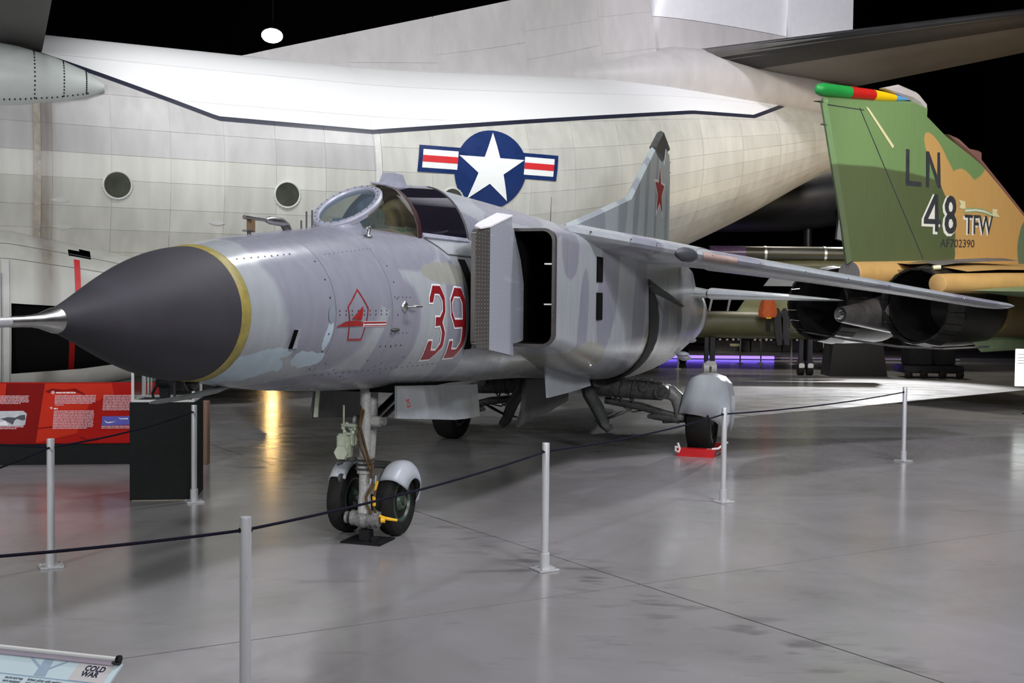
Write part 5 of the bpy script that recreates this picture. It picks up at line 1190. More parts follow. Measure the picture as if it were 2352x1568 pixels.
bface([(3.47, 3.755), (3.72, 3.735), (3.74, 3.60), (3.6, 3.59), (3.5, 3.61), (3.56, 3.68)], M['slit'], 'ribbon_tail', .078); bface([(4.76, 3.66), (4.98, 3.66), (4.94, 3.60), (5.08, 3.51), (4.78, 3.52)], M['slit'], 'ribbon_tail', .078)
# rear fuselage
mb = MB(); mb.loft([[(x, w_ * math.copysign(abs(math.cos(t)) ** .7, math.cos(t)), zc + h * math.copysign(abs(math.sin(t)) ** .7, math.sin(t))) for t in [2 * PI * i / 36 for i in range(36)]] for x, w_, zc, h in ((2.7, 1.56, 1.80, .68), (3.2, 1.6, 1.80, .68), (4.5, 1.65, 1.82, .72), (9, 1.7, 1.85, .78))]); body = mb.build('rear_fuselage', M['bomber_tan_shade'], bm_, True)
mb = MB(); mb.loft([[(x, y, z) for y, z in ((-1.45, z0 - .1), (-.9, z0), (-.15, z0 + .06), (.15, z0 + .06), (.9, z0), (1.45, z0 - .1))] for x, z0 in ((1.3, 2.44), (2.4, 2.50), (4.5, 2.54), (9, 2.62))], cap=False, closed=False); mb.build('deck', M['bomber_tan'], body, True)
mb = MB(); mb._lathe(Vector((.08, 0, 2.29)), Vector((1, 0, .02)), [(0, .20), (.02, .215), (1.2, .235), (2.6, .26), (4.5, .27)], 32); tb = mb.build('centre_fairing', M['bomber_tan'], bm_, True, 'tan tube under the fin')
mb = MB(); mb._lathe(Vector((.065, 0, 2.29)), Vector((1, 0, 0)), [(0, .205), (.015, .21)], 32)
mb.build('end_cap', mat('ribbed_end_cap', (0.15, 0.14, 0.14), .5, var=.35, scale=30, stretch=(1, 6, .02)), tb)
mb = MB(); mb._lathe(Vector((.40, -1.42, 2.125)), Vector((1, 0, .02)), [(0, .14), (.01, .155), (.35, .165), (2.0, .18), (7.5, .2)], 28); mb.build('side_fairing', M['bomber_tan'], bm_, True, 'tan tube beside the near nozzle')
mb = MB(); mb.loft([[(x, y, z) for y, z in ((-1.05, zz), (-.75, zz + .06), (-.4, zz + .05))] for x, zz in ((1.15, 2.44), (1.6, 2.49), (2.6, 2.55), (3.3, 2.585), (3.9, 2.60))], cap=False, closed=False); mb.build('scorched_panel', M['scorch'], body, True, 'dark scorched metal panel')
for y, x0 in ((-.80, .80), (.88, .45)):
    mb = MB(); mb._lathe(Vector((x0 + .45, y, 1.76)), Vector((1, 0, 0)), [(0, .685), (.4, .70), (1.0, .70), (1.4, .68)], 48, False); nz1 = mb.build('exhaust_nozzle', M['nozzle'], bm_, True, 'large black exhaust nozzle')
    secs = [[(x0 + x, y + r_ * math.cos(t), 1.76 + r_ * math.sin(t)) for t in [2 * PI * i / 48 for i in range(48)]] for x, r_ in ((.46, .66), (.2, .60), (.9, .50), (1.3, .46), (1.31, .01))]
    mb = MB(); mb.loft(secs, cap=False); mb.build('nozzle_lining', M['nozzle'], nz1, True)
    for i in range(20):
        t = 2 * PI * i / 20; da = PI / 20 * .94
        mb = MB(); mb.loft([[(x0 + x, y + (r_ + dr) * math.cos(t + a), 1.76 + (r_ + dr) * math.sin(t + a)) for a, dr in ((-da, 0), (0, .012), (da, 0), (da, -.03), (-da, -.03))] for x, r_ in ((0, .635), (.25, .672), (.47, .692))]); mb.build('petal', M['nozzle'], nz1)
mb = MB(); mb.tube([(.95, -1.02, 2.40), (1.05, -1.10, 2.41)], .04, 10); mb.build('hinge_lug', M['slit'], bm_)
mb = MB(); mb.loft([[(x, .0 + w_ * math.cos(t), zc + h * math.sin(t)) for t in [2 * PI * i / 20 for i in range(20)]] for x, w_, zc, h in ((-.12, .09, 1.60, .10), (-.16, .12, 1.60, .13), (.3, .15, 1.6, .19), (1.0, .2, 1.62, .3), (1.6, .25, 1.65, .4))]); mb.build('tail_bumper', M['burnt'], bm_, True, 'grey metal tail boat end')
mb = MB(); mb.tube([(-.24, 0, 1.60), (-.18, 0, 1.60)], [.06, .085], 16); mb.build('bumper_cap', M['chrome'], bm_, True)
mb = MB(); mb.loft([[(p.x, p.y, p.z) for p in airfoil((5.2, -1.6, 2.02), (1.1, -1.6, 2.02), .24)], [(p.x, p.y, p.z) for p in airfoil((2.6, -4.3, 1.98), (.7, -4.3, 1.98), .09)]]); mb.build('stabilator', M['bomber_green'], bm_, True, 'pale green and tan tailplane')
slab([(2.0, 1.22), (4.6, 1.2), (4.4, .98), (2.5, .96)], .03, -1.1).build('ventral_fin', M['bomber_green'], bm_)
mb = MB(); mb.tube([(1.5, -1.75, 1.10), (.75, -1.35, 1.06), (.5, -.7, 1.08), (.45, .2, 1.16), (.6, 1.6, 1.30)], .018, 8); mb.build('arrester_rail', M['burnt'], bm_)

# ================================================================== farther aircraft
ol = empty('olive_aircraft', (4.4, 28.0, 0), R(0)); tag(ol, 'olive drab aircraft with slim pointed body in the background under the wing', 'aircraft')
mb = MB(); mb.loft([[(x, r_ * 1.1 * math.cos(t), z + r_ * math.sin(t)) for t in [2 * PI * i / 28 for i in range(28)]] for x, r_, z in ((-1.5, .30, 1.22), (.0, .33, 1.24), (1.5, .34, 1.23), (2.6, .32, 1.22), (3.0, .27, 1.17), (3.4, .15, 1.13), (3.62, .03, 1.12))]); mb.build('body', M['olive'], ol, True)
mb = MB(); mb.loft([[(x, y, z) for y, z in ((.3, 1.45), (.34, 1.9), (.4, 2.1), (.9, 2.1), (.9, 1.45))] for x in (-1.2, .0, .45)]); cb = mb.build('cabin', M['dark_plane'], ol)
mb = MB(); mb.prism([(1.25, .40, 1.48), (1.62, .40, 2.02), (3.22, .40, 2.02), (3.34, .40, 1.42)], (0, .25, 0)); mb.build('tail_panel', M['olive_pale'], ol, False, 'pale olive panel behind the body')
for x in (.52, .98):
    mb = MB(); mb.prism([(x, .35, 1.5), (x + .05, .35, 1.5), (x + .16, .38, 2.0), (x + .10, .38, 2.0)], (0, .05, 0)); mb.build('window_frame', M['trans_grey'], ol)
for x in (2.12, 2.30):
    mb = MB(); mb.loft([[(x + dx - w_, -.42, z), (x + dx + w_, -.42, z), (x + dx + w_, -.36, z), (x + dx - w_, -.36, z)] for dx, w_, z in ((.05, .05, .75), (.02, .10, 1.05), (.0, .11, 1.4), (-.03, .07, 1.6), (-.03, .02, 1.66))]); mb.build('stub_fin', M['dark_plane'], ol, True)
for x in (.50,):
    mb = MB(); mb.box((x - .12, -.1, .30), (x - .02, .0, 1.15)); mb.box((x + .02, -.1, .30), (x + .14, .0, 1.15)); mb.box((x - .08, -.1, 1.0), (x + .16, .06, 1.2)); lg = mb.build('landing_gear', M['dark_plane'], ol)
    mb = MB(); mb.tube([(x - .15, -.09, .14), (x - .02, -.09, .14)], .14, 16); mb.tube([(x + .04, -.09, .14), (x + .17, -.09, .14)], .14, 16); mb.bbox((x - .1, -.2, .18), (x + .16, -.12, .33), .02); mb.build('wheel', M['case_white'], lg, True)
for x in (2.78, 3.0):
    mb = MB(); mb.box((x - .05, -.1, .32), (x + .05, .0, 1.0)); mb.bbox((x - .08, -.12, .28), (x + .08, .02, .36), .01); lg = mb.build('landing_gear', M['dark_plane'], ol)
    mb = MB(); mb.tube([(x - .07, -.05, .13), (x + .07, -.05, .13)], .13, 16); mb.build('wheel', M['rubber'], lg, True)
    mb = MB(); mb.bbox((x - .07, -.19, .17), (x + .07, -.14, .30), .02); mb.build('brake_cover', M['case_white'], lg)
mb = MB(); mb.loft([[(x_ * w_ + 6.22, 27.45 + y_ * .1, z) for x_, y_ in ((-1, 0), (-.6, -1), (.3, -1.2), (1, -.3), (.9, 1), (-.8, 1))] for w_, z in ((.13, 1.42), (.20, 1.44), (.23, 1.55), (.19, 1.75), (.14, 1.9), (.10, 1.96))])
oc = mb.build('orange_cover', M['orange'], None, True); tag(oc, 'orange cloth cover with a yellow tag hanging on the olive aircraft', 'cover')
mb = MB(); mb.box((6.16, 27.30, 1.40), (6.28, 27.33, 1.435)); mb.build('tag_label', M['yellow'], oc); mb = MB(); mb.box((6.17, 27.34, 1.08), (6.27, 27.37, 1.40)); mb.build('strap', M['black'], oc)
# dark bomber bulk behind the tail cone: fuselage, wing slab, pod
dk = empty('dark_aircraft', (6.2, 33.0, 0), R(0)); tag(dk, 'dark aircraft with a slim pod behind the camouflaged tail', 'aircraft')
mb = MB(); mb.loft([[(x, r_ * math.cos(t), z + r_ * .8 * math.sin(t)) for t in [2 * PI * i / 24 for i in range(24)]] for x, r_, z in ((-4, .9, 4.6), (-1, 1.1, 4.7), (2, 1.15, 4.8), (3.6, 1.1, 5.0), (6, 1.0, 5.1))]); mb.build('body', M['dark_plane'], dk, True)
mb = MB(); mb.prism([(2.9, -1.25, 3.6), (3.0, -1.25, 4.75), (3.35, -1.25, 4.85), (3.7, -1.25, 4.0), (3.6, -1.25, 3.4)], (0, .2, 0)); mb.build('side_panel', M['blue_grey'], dk, False, 'pale blue-grey panel')
mb = MB(); mb.tube([(-1.4, -5.5, 2.98), (-1.36, -5.5, 2.98), (.0, -5.5, 2.98), (3.0, -5.5, 2.98)], [.05, .17, .18, .18], 24); pdk = mb.build('pod', M['pod_dark'], dk, True, 'slim dark pod')
mb = MB(); mb.tube([(-1.43, -5.5, 2.98), (-.55, -5.5, 2.98)], .185, 24); mb.build('pod_lit_end', mat('pod_lit_purple', (0.10, 0.06, 0.14), .25), pdk, True)  # purple light on the pod's end put into the colour of a sleeve
for x in (-.1, 1.35, 2.75): 
    mb = MB(); mb.tube([(x, -5.5, 2.98), (x + .06, -5.5, 2.98)], .19, 24); mb.build('pod_band', M['steel'], pdk, True)
mb = MB(); mb.loft([[(x, -5.5 + r_ * math.cos(t), 2.68 + r_ * .8 * math.sin(t)) for t in [2 * PI * i / 20 for i in range(20)]] for x, r_ in ((-.9, .05), (-.4, .16), (1.0, .2), (3.0, .2))]); mb.build('lower_pod', M['olive'], dk, True)
mb = MB(); mb.prism([(.3, -5.2, 2.6), (2.2, -5.2, 2.6), (2.6, -5.2, 2.2), (.0, -5.2, 2.2)], (0, .1, 0)); mb.build('pod_shroud', M['blue_grey'], dk)
for x in (-1.2, 2.4):
    mb = MB(); mb.tube([(x, 0, 4.6), (x, -.1, .35)], .12, 12); mb.build('gear_leg', M['dark_plane'], dk, True)
    mb = MB(); mb._lathe(Vector((x - .12, -.1, .4)), Vector((1, 0, 0)), [(0, .3), (.04, .4), (.2, .4), (.24, .3)], 28); mb.build('gear_wheel', M['rubber'], dk, True)
# trolley and dark stand under the bomber's nozzles
tq = empty('black_trolley', (9.7, 27.6, 0)); tag(tq, 'low black equipment trolley on the floor behind the bomber nozzles', 'trolley')
mb = MB(); mb.bbox((-.2, -.4, .12), (1.25, .4, .30), .02); mb.build('bed', M['black_gloss'], tq)
for x in (-.12, .25, .7, 1.12):
    mb = MB(); mb._lathe(Vector((x, -.42, .09)), Vector((0, -1, 0)), [(0, .06), (.02, .09), (.08, .09), (.1, .05)], 16); mb.build('castor', M['rubber'], tq, True)
mb = MB(); mb.tube([(.65, 0, .3), (1.05, -.1, .75)], .015, 8); mb.build('handle', M['steel'], tq); mb = MB(); mb.bbox((-.05, -.3, .3), (.5, .3, 1.0), .03); mb.bbox((.62, -.25, .3), (1.1, .25, .9), .03); mb.build('cargo', M['black'], tq)
mb = MB(); mb.loft([[(8.35 + dx, 28 + dy, z) for dx, dy in ((-w_, -.4), (w_ * 1.6, -.4), (w_ * 1.6, .4), (-w_, .4))] for w_, z in ((.55, 0), (.5, .5), (.45, 1.0))]); o = mb.build('covered_crate', mat('dark_tarpaulin', (0.008, 0.007, 0.006), .7, var=.4), None); tag(o, 'dark tarpaulin covered crate on the floor left of the black trolley', 'crate')

# low black display counters far back
for i, (x0, x1, lab) in enumerate(((6.95, 8.12, 'left low black display counter with a yellow label at the far back'), (8.17, 9.2, 'middle low black display counter at the far back'), (9.25, 10.75, 'right low black display counter with a sloping end at the far back'))):
    o = empty('display_counter', (x0, 38.4, -.17)); tag(o, lab, 'counter', 'display counters at the far back')
    mb = MB()
    if i == 2: mb.prism([(0, 0, .30), (1.2, 0, .30), (x1 - x0, 0, .52), (x1 - x0, 0, .60), (0, 0, .66)], (0, .5, 0))
    else: mb.box((0, 0, .30), (x1 - x0, .5, .66))
    mb.build('top', M['black_gloss'], o); mb = MB(); mb.box((.05, .15, .29), (x1 - x0 - .1, .45, .32)); mb.build('base', M['void'], o)
    if i == 0:
        mb = MB(); mb.prism([(.50, -.012, .46), (.86, -.012, .46), (.80, -.012, .55), (.48, -.012, .55)], (0, .01, 0)); mb.build('label_plate', M['slit'], o)
    for k in range(4):
        x = .1 + (x1 - x0 - .3) * (k + random.random() * .4) / 4
        mb = MB(); mb.bbox((x, .1, .66), (x + .08, .2, .70 + .05 * random.random()), .008); q = mb.build('exhibit', M['steel'], None); q.parent = o
mb = MB(); mb.bbox((8.85, 31.95, .5), (9.1, 32.05, .72), .02); mb.box((8.95, 31.97, 0), (8.99, 32.03, .5)); o = mb.build('small_sign', M['case_white'], None); tag(o, 'small pale sign on a post beside the right display counter', 'sign')
# purple light strip along the edge of a low platform
pl_ = MB(); pl_.box((-1, 35.2, 0), (22, 41, .12)); pf = pl_.build('low_platform', mat('platform_grey', (0.06, 0.055, 0.07), .4), None); tag(pf, 'low dark platform at the far end of the hall', 'platform')
mb = MB(); mb.box((4.6, 35.14, .03), (8.2, 35.2, .12)); o = mb.build('light_strip', M['purple'], pf, False, 'purple light strip')
mb = MB(); mb.box((8.2, 35.16, .05), (14, 35.2, .08)); mb.build('edge_trim', mat('mauve_trim_glow', (0.25, 0.2, 0.3), .4, emit=(.4, .3, .6), estr=.15), pf)  # trim is no lamp but is given a faint mauve glow

# ================================================================== barrier: steel posts and dark cord
PH = .847
def post(x, y, label, rz=.5, short=False):
    o = empty('barrier_post', (x, y, 0), rz); tag(o, label, 'post', 'steel barrier posts round the grey jet')
    mb = MB(); mb._lathe(Vector((0, 0, .10)), Vector((0, 0, 1)), [(0, .0245), (PH - .105, .0245), (PH - .101, .0235), (PH - .10, .020)], 28); p = mb.build('pole', M['alu'], o, True)
    mb = MB(); mb._lathe(Vector((0, 0, .012)), Vector((0, 0, 1)), [(0, .033), (.10, .033), (.102, .028)], 28); mb.build('sleeve', M['alu'], o, True)
    mb = MB(); mb.bbox((-.075, -.075, 0), (.075, .075, .014), .004); mb.build('base_plate', M['alu'], o)
    mb = MB()
    for sx_ in (-.055, .055):
        for sy_ in (-.055, .055): mb._lathe(Vector((sx_, sy_, .013)), Vector((0, 0, 1)), [(0, .008), (.006, .007)], 8)
    q = mb.build('screw', M['steel'], o); q['kind'] = 'stuff'
    mb = MB(); mb._lathe(Vector((-.028, 0, .79)), Vector((1, 0, 0)), [(0, .011), (.056, .011)], 14); mb.build('cord_hole', M['black'], p)
    return o
POSTS = {'A': (-1.135, 4.80), 'B': (.232, 7.42), 'C': (1.905, 10.03), 'D': (4.48, 12.79), 'E': (-3.022, 7.36), 'F': (-2.757, 9.76), 'G': (-2.95, 3.95), 'H': (-5.4, 8.65)}
LAB = {'A': 'tall barrier post nearest to the viewer, its foot cut off by the frame', 'B': 'barrier post standing in front of the middle of the jet', 'C': 'barrier post beside the red wheel chock', 'D': 'farthest right barrier post where the cord ends', 'E': 'barrier post in front of the red information panel', 'F': 'barrier post in front of the black display plinth', 'G': 'barrier post just outside the frame on the lower left', 'H': 'barrier post just outside the frame beside the red panel'}
for k in 'ABCDEF': post(*POSTS[k], LAB[k])
def cord(a, b, label, sag=.03):
    pa, pb_ = POSTS[a], POSTS[b]; n = 20
    pts = [(pa[0] + (pb_[0] - pa[0]) * i / n, pa[1] + (pb_[1] - pa[1]) * i / n, .79 - sag * 4 * (i / n) * (1 - i / n)) for i in range(n + 1)]
    mb = MB(); mb.tube(pts, .0068, 8); o = mb.build('barrier_rope', M['rope'], None, True); tag(o, label, 'rope', 'dark cords between the barrier posts')
cord('G', 'A', 'dark cord running off the lower left corner from the nearest post'); cord('A', 'B', 'dark cord passing in front of the nose wheels'); cord('B', 'C', 'dark cord between the middle post and the post by the red chock'); cord('C', 'D', 'dark cord to the farthest right barrier post'); cord('E', 'F', 'dark cord across the red panel and the black plinth'); cord('G', 'E', 'dark cord sloping down to the left edge from the post by the red panel'); cord('H', 'E', 'dark level cord along the bottom of the red panel')
# thin posts far back
for i, (x, y, h) in enumerate(((4.42, 29.9, .85), (6.7, 33.0, .9), (7.35, 33.2, .95), (8.2, 33.0, 1.35), (8.62, 33.4, .95), (8.05, 30.2, .8), (9.3, 32.4, 1.1), (9.8, 32.6, 1.1))):
    mb = MB(); mb.tube([(x, y, 0), (x, y, h)], .022, 10); mb.bbox((x - .08, y - .08, 0), (x + .08, y + .08, .015), .004); o = mb.build('thin_post', M['alu'], None, True)
    tag(o, ('thin far post between the rear body of the grey jet and the olive aircraft gear', 'thin far post behind the middle of the olive aircraft', 'thin far post just right of the olive aircraft middle', 'tall thin far post left of the two olive aircraft gear struts', 'thin far post close behind the two olive aircraft gear struts', 'thin far post right beside the olive aircraft gear struts', 'thin far post left of the dark tarpaulin crate', 'thin far post nearest to the dark tarpaulin crate')[i], 'post', 'thin posts far back in the hall')

# red wheel chock with white rope, black floor bracket
ck = empty('wheel_chock', (JX + 5.30 * math.sin(R(18.53)) + 1.62 * math.cos(R(18.53)), JY + 5.30 * math.cos(R(18.53)) - 1.62 * math.sin(R(18.53)), 0), JH); tag(ck, 'red wheel chock with white rope under the right main wheel', 'chock')
mb = MB(); mb.prism([(-.12, -.215, 0), (.06, -.215, 0), (.06, -.215, .085), (-.05, -.215, .085)], (0, .43, 0)); mb.build('block', M['red_bright'], ck)
mb = MB(); mb.prism([(.78, -.215, 0), (.60, -.215, 0), (.60, -.215, .085), (.71, -.215, .085)], (0, .43, 0)); mb.build('block', M['red_bright'], ck)
mb = MB(); mb.tube([(-.02, .20, .085), (-.06, .24, .10), (-.09, .235, .06), (-.08, .20, .04), (-.05, .19, .07), (-.02, .22, .14)], .014, 10); mb.build('rope', M['rope_white'], ck, True); mb = MB(); mb.tube([(-.04, -.18, .09), (-.03, -.25, .10), (.1, -.29, .13), (.4, -.29, .12), (.66, -.26, .09)], .014, 10); mb.build('rope', M['rope_white'], ck, True)
br = empty('floor_bracket', (JX - .36 * math.sin(R(18.53)) + .10 * math.cos(R(18.53)), JY - .36 * math.cos(R(18.53)) - .10 * math.sin(R(18.53)), 0), JH); tag(br, 'black steel bracket on the floor under the nose gear leg', 'bracket')
mb = MB(); mb.bbox((-.05, -.16, 0), (.22, .16, .014), .004); mb.build('plate', M['black'], br); mb = MB(); mb.bbox((.02, -.045, .012), (.09, .045, .095), .006); mb.bbox((.0, -.11, .012), (.05, -.06, .05), .005); mb.build('jack_block', M['black'], br)

# ================================================================== red information panel on the left
def frame_obj(o): return o
pn = empty('information_panel', (-5.36, 11.72, 0), math.atan2(11.93 - 11.74, 1.31)); tag(pn, 'long red information panel with pink text columns and pictures', 'panel')
PX = 1.62
mb = MB(); mb.box((-3.0, .02, 0), (PX, .30, .22)); mb.build('base', M['plinth'], pn)
BZ, TZ = .235, .87
mb = MB(); mb.bbox((-3.0, -.0, BZ - .01), (PX, .06, TZ), .006); bd = mb.build('board', M['poster_red'], pn)
def art(poly, m, name, d): 
    V, F = fill(poly); return obj(name, [(x, -d, z) for x, z in V], F, m, bd)
def pu(u): return (u / 298.0) * 1.30
def pz(v): return TZ - (v - 878) / (1022 - 878) * (TZ - BZ)
def pp2(*q): return [(pu(u), pz(v)) for u, v in q]
art(pp2((0, 880), (20, 880), (22, 900), (16, 925), (0, 930)), M['poster_red_light'], 'picture_shape', .003)
art(pp2((20, 880), (108, 880), (86, 1022), (0, 1022), (0, 930), (16, 925)), M['poster_red_dark'], 'picture_shape', .003)
art(pp2((108, 880), (262, 880), (268, 905), (210, 930), (180, 1000), (86, 1022)), M['poster_red_light'], 'picture_shape', .0032)
art(pp2((108, 898), (125, 892), (150, 895), (178, 892), (200, 905), (206, 914), (195, 906), (170, 897), (140, 899), (115, 903)), M['poster_red_dark'], 'picture_shape', .005)
art(pp2((188, 1006), (205, 1013), (230, 1012), (236, 1010), (230, 1016), (205, 1017), (190, 1012)), M['poster_red_dark'], 'picture_shape', .005)
art(pp2((92, 986), (125, 982), (125, 985), (92, 989)), M['poster_red_dark'], 'picture_shape', .005)
art(pp2((122, 899), (128, 897), (131, 901), (128, 906), (122, 904)), M['poster_text'], 'picture_shape', .006)
art(pp2((118, 937), (123, 935), (126, 939), (122, 942)), M['poster_text'], 'picture_shape', .006)
def text_rows(u0, u1, v0, v1, nrow, m=M['poster_text'], lean=-3.0, d=.006):
    """unreadable body text: broken runs the length of words"""
    mb = MB(); rr = random.Random(int(u0 * 7 + v0))
    for i in range(nrow):
        v = v0 + (v1 - v0) * (i + .2) / nrow; hgt = (v1 - v0) / nrow * .62; sh = lean * (v - v0) / 40.0
        u = u0 + sh; end = u1 + sh - (rr.random() * 22 if i == nrow - 1 else rr.random() * 2)
        while u < end - 1:
            wd = min(end - u, 3 + rr.random() * 11)
            mb.prism([(pu(u), -d, pz(v)), (pu(u + wd), -d, pz(v)), (pu(u + wd), -d, pz(v + hgt)), (pu(u), -d, pz(v + hgt))], (0, .001, 0))
            u += wd + 1.1
    o = mb.build('text_block', m, bd); o['kind'] = 'stuff'; return o
text_rows(-70, 72, 908, 929, 6); text_rows(131, 226, 907, 929, 6); text_rows(131, 152, 930, 933, 1); text_rows(128, 222, 944, 989, 12); text_rows(243, 340, 907, 945, 10); text_rows(238, 330, 981, 989, 2); text_rows(-80, 60, 981, 989, 2)
text_rows(-300, -90, 908, 989, 20)
text_rows(133, 192, 899.5, 904.5, 1, M['poster_white'], 0); text_rows(128, 156, 937.5, 942.5, 1, M['poster_white'], 0)
art(pp2((-60, 946), (58, 945), (66, 952), (62, 978), (56, 981), (-60, 981)), M['photo_grey'], 'panel_photo', .005)
art(pp2((5, 964), (22, 960), (40, 961), (50, 956), (62, 954), (63, 966), (56, 968), (44, 964), (38, 968), (34, 978), (24, 972), (12, 966)), M['photo_dark'], 'photo_aircraft', .007)
art(pp2((0, 974), (18, 968), (24, 980), (0, 980)), M['white_paint'], 'photo_light', .0075)
art(pp2((240, 959), (340, 958), (340, 979), (238, 981)), M['photo_blue'], 'panel_photo', .005)
art(pp2((244, 968), (252, 973), (258, 972), (272, 971), (258, 975), (250, 975)), M['white_paint'], 'photo_aircraft', .007); art(pp2((277, 962), (284, 964), (300, 963), (300, 966), (282, 966)), M['white_paint'], 'photo_aircraft', .007)

# ================================================================== display case on a black plinth, wooden plinth behind
dcs = empty('display_case', (-3.325, 9.775, 0), math.atan2(.085, .60)); tag(dcs, 'black display plinth with white framed glass case under the jet nose', 'display case')
mb = MB(); mb.bbox((0, 0, .0), (.555, .55, .862), .004); mb.build('plinth', M['plinth'], dcs)
mb = MB(); mb.box((.02, -.004, .0), (.55, .54, .006)); mb.build('plinth_foot', mat('plinth_foot', (0.25, 0.22, 0.15), .6), dcs)
for x, y in ((.012, .02), (.525, .02), (.012, .52), (.525, .52)):
    mb = MB(); mb.box((x, y, .862), (x + .022, y + .022, 1.35)); mb.build('frame_post', M['case_white'], dcs)
for a, b in (((.012, .018, .862), (.547, .040, .882)), ((.012, .52, .862), (.547, .542, .882)), ((.012, .02, .862), (.034, .54, .882)), ((.525, .02, .862), (.547, .54, .882))):
    for dz in (0, .47):
        mb = MB(); mb.box((a[0], a[1], a[2] + dz), (b[0], b[1], b[2] + dz)); mb.build('frame_rail', M['case_white'], dcs)
for a, b in (((.034, .028, .882), (.525, .030, 1.332)), ((.034, .530, .882), (.525, .532, 1.332)), ((.022, .042, .882), (.024, .52, 1.332)), ((.535, .042, .882), (.537, .52, 1.332))):
    mb = MB(); mb.box(a, b); mb.build('glass', M['case_glass'], dcs)
mb = MB()
for k in range(3): mb.box((.07 + k * .028, .3, .90), (.085 + k * .028, .305, 1.2))
q = mb.build('white_strips', M['case_white'], dcs)
ex = empty('exhibit_helmet', (-3.09, 10.02, .882), .1); tag(ex, 'dark exhibit on a stand inside the glass case', 'exhibit')
mb = MB(); mb.bbox((-.04, -.04, 0), (.04, .04, .12), .006); mb.build('stand', M['black'], ex)
mb = MB(); mb.ball((0, 0, .14), (.085, .07, .06), 16, 10); mb.tube([(-.07, 0, .12), (-.11, 0, .04), (-.10, 0, .0)], .012, 8); mb.build('headgear', M['black'], ex, True); mb = MB(); mb.box((.075, -.02, 0), (.09, .02, .14)); mb.build('prop', mat('dark_brown', (0.03, .012, .01), .5), ex)
mb = MB(); mb.bbox((-3.62, 11.95, 0), (-3.235, 12.06, .675), .006); o = mb.build('wooden_plinth', M['wood'], None); tag(o, 'brown wooden plinth just behind the black display case', 'plinth')

# ================================================================== reading rail sign at the lower left
sg = empty('lectern_sign', (-.945, 2.725, .889), math.atan2(2.725 - 2.819, -.945 + 1.289)); tag(sg, 'pale blue tilted lectern sign reading COLD WAR at the lower left', 'sign')
tilt = R(30)
def sp_(x, d, h=0.0): return (x, -d * math.cos(tilt) - h * math.sin(tilt), -d * math.sin(tilt) + h * math.cos(tilt))
mb = MB(); mb.loft([[sp_(x, d, h) for d, h in ((.0, -.006), (.0, 0), (.60, 0), (.60, -.006))] for x in (-1.3, -.012, 0)]); sb_ = mb.build('board', M['panel_blue'], sg)
mb = MB(); mb.tube([sp_(-1.3, -.004, .008), sp_(-.014, -.004, .008)], .0058, 20); mb.build('clamp_rail', mat('rail_white', (0.75, 0.75, 0.72), 0.25, var=.03), sg, True, 'bright tubular rail along the top')
mb = MB(); mb.loft([[sp_(x, d, h) for d, h in ((.002, .003), (.002, .007), (.0125, .004), (.0125, .001))] for x in (-1.3, -.018)]); mb.build('clamp_lip', mat('lip_grey', (0.42, 0.37, 0.43), .4), sg)
mb = MB(); mb.tube([sp_(-.014, -.004, .009), sp_(-.006, -.004, .009)], [.0095, .0105], 20); mb.prism([sp_(-.022, .0, .0), sp_(-.002, .0, .0), sp_(-.002, .010, .005), sp_(-.022, .010, .005)], (0, -.003, .006)); mb.build('end_clip', M['black_gloss'], sg, True)
def sq(name, x0, x1, d0, d1, m, h=.0008):
    mb = MB(); mb.add([sp_(x0, d0, h), sp_(x1, d0, h), sp_(x1, d1, h), sp_(x0, d1, h)], [(0, 1, 2, 3)]); return mb.build(name, m, sb_)
sq('sign_block', -.113, -.016, .013, .0665, M['panel_grey'])
mb = MB(); mb.add([sp_(*q, .0008) for q in ((-.213, .013), (-.188, .013), (-.178, .064), (-.212, .064))], [(0, 1, 2, 3)]); mb.add([sp_(*q, .0010) for q in ((-.255, .013), (-.246, .013), (-.198, .042), (-.206, .044))], [(0, 1, 2, 3)]); mb.add([sp_(*q, .0010) for q in ((-.152, .013), (-.144, .013), (-.182, .042), (-.186, .038))], [(0, 1, 2, 3)]); o = mb.build('sign_picture', M['panel_shape'], sb_); o['kind'] = 'stuff'
sq('sign_rule', -1.2, -.018, .068, .0698, M['ink_blue'], .0012)
def stext(txt, x, d, size, m, bold=0.0, shear=0.0, wd=None):
    V, F = text_geo(txt, size, 1.0, shear, bold); mx = max(v[0] for v in V); k = (wd / mx) if wd else 1.0
    return obj('sign_text', [sp_(x + a * k, d - b, .0016) for a, b in V], F, m, sb_)
stext('COLD', -.088, .0335, .0225, M['ink'], .0007, 0, .056); stext('WAR', -.088, .051, .0215, M['ink'], .0007, 0, .048)
for i, l in enumerate(('fighter pilots with realistic combat training against their', 'state of the art Soviet technology.  The aircraft', 'on display was flown during the program.')):
    stext(l, -.218, .082 + i * .0105, .0100, M['ink'], .0002, .12, (.205, .165, .14)[i])
for i, l in enumerate(('secret and was', 'were equipped', 'on rations', 'were')):
    stext(l, -.283, .082 + i * .0105, .0100, M['ink'], .0002, .12, (.052, .050, .038, .018)[i])
mb = MB(); mb.tube([(-.6, -.25, -.9), (-.6, -.25, -.16)], .03, 16); mb.bbox((-.8, -.45, -.9), (-.4, -.05, -.885), .004); mb.build('stand', M['alu'], sg, True)

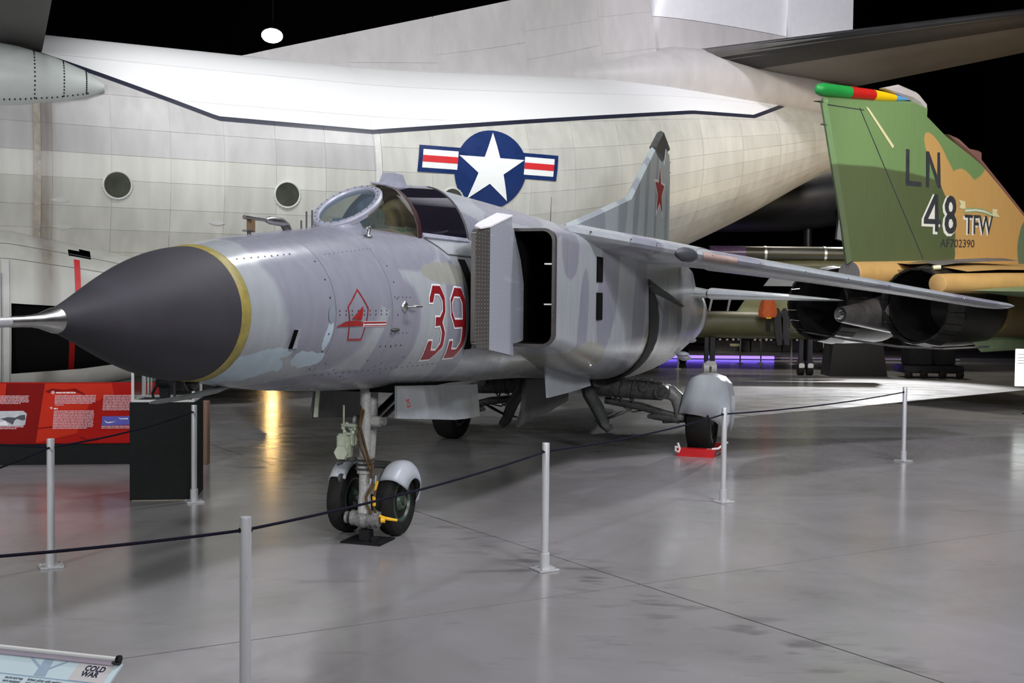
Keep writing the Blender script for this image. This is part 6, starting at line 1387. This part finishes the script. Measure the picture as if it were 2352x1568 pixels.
# bright notice board at the right edge
nb = empty('notice_board', (8.22, 18.35, 0), -.12); tag(nb, 'bright white notice board at the right edge of the picture', 'sign')
mb = MB(); mb.bbox((0, 0, .47), (.9, .03, 1.08), .006); fb_ = mb.build('board', M['sign_white'], nb)
for i, (x0, x1, z) in enumerate(((.12, .5, 1.02), (.03, .6, .985), (.03, .6, .93), (.03, .55, .885), (.03, .6, .84))):
    mb = MB(); mb.box((x0, -.003, z), (x1, -.001, z + .012)); q = mb.build('print_line', M['panel_grey'], fb_); q['kind'] = 'stuff'
mb = MB(); mb.tube([(.45, .05, 0), (.45, .05, .6)], .03, 14); mb.bbox((.2, -.15, 0), (.7, .25, .015), .004); mb.build('stand', M['black'], nb, True)

# ================================================================== ceiling lamp in view, warm lamp behind the transport
def bay_lamp(loc, tgt, label, rx=.365):
    o = empty('bay_lamp', loc); tag(o, label, 'lamp')
    d = (Vector(tgt) - Vector(loc)).normalized()
    q = d.to_track_quat('-Z', 'Y').to_matrix().to_4x4()
    def X(V): return [tuple(q @ Vector(v)) for v in V]
    mb = MB(); mb._lathe(Vector((0, 0, 0)), Vector((0, 0, 1)), [(0, rx), (.06, rx * 1.02), (.22, rx * .7), (.4, rx * .3), (.55, rx * .25)], 28); obj('housing', X(mb.V), mb.F, M['dark_plane'], o, True)
    mb = MB(); k = [(rx * .95 * math.cos(2 * PI * i / 32), rx * .95 * math.sin(2 * PI * i / 32), -.004) for i in range(32)]; mb.add(k, [tuple(range(32))]); obj('lens', X(mb.V), mb.F, M['lamp_glow'], o)
    mb = MB(); mb.tube([(0, 0, .5), (0, 0, .6)], .03, 8); obj('mount', X(mb.V), mb.F, M['steel'], o)
    return o
bl = bay_lamp((-8.13, 38.0, 10.53), (-7.1, 32.0, 0.0), 'bright lamp hanging from the dark ceiling above the transport')
mb = MB(); mb.tube([(0, .1, .5), (0, .1, 11.2)], .02, 8); mb.build('hanger', M['dark_plane'], bl)
wl = empty('wall_lamp', (-9.6, 45.0, 3.1)); tag(wl, 'warm lamp beyond the transport whose reflection streaks the floor', 'lamp')
mb = MB(); mb.ball((0, 0, 0), .16, 20, 12); mb.build('globe', M['lamp_warm'], wl, True); mb = MB(); mb.tube([(0, 0, -3.1), (0, 0, -.15)], .05, 10); mb.bbox((-.3, -.3, -3.1), (.3, .3, -3.05), .01); mb.build('pole', M['dark_plane'], wl, True)
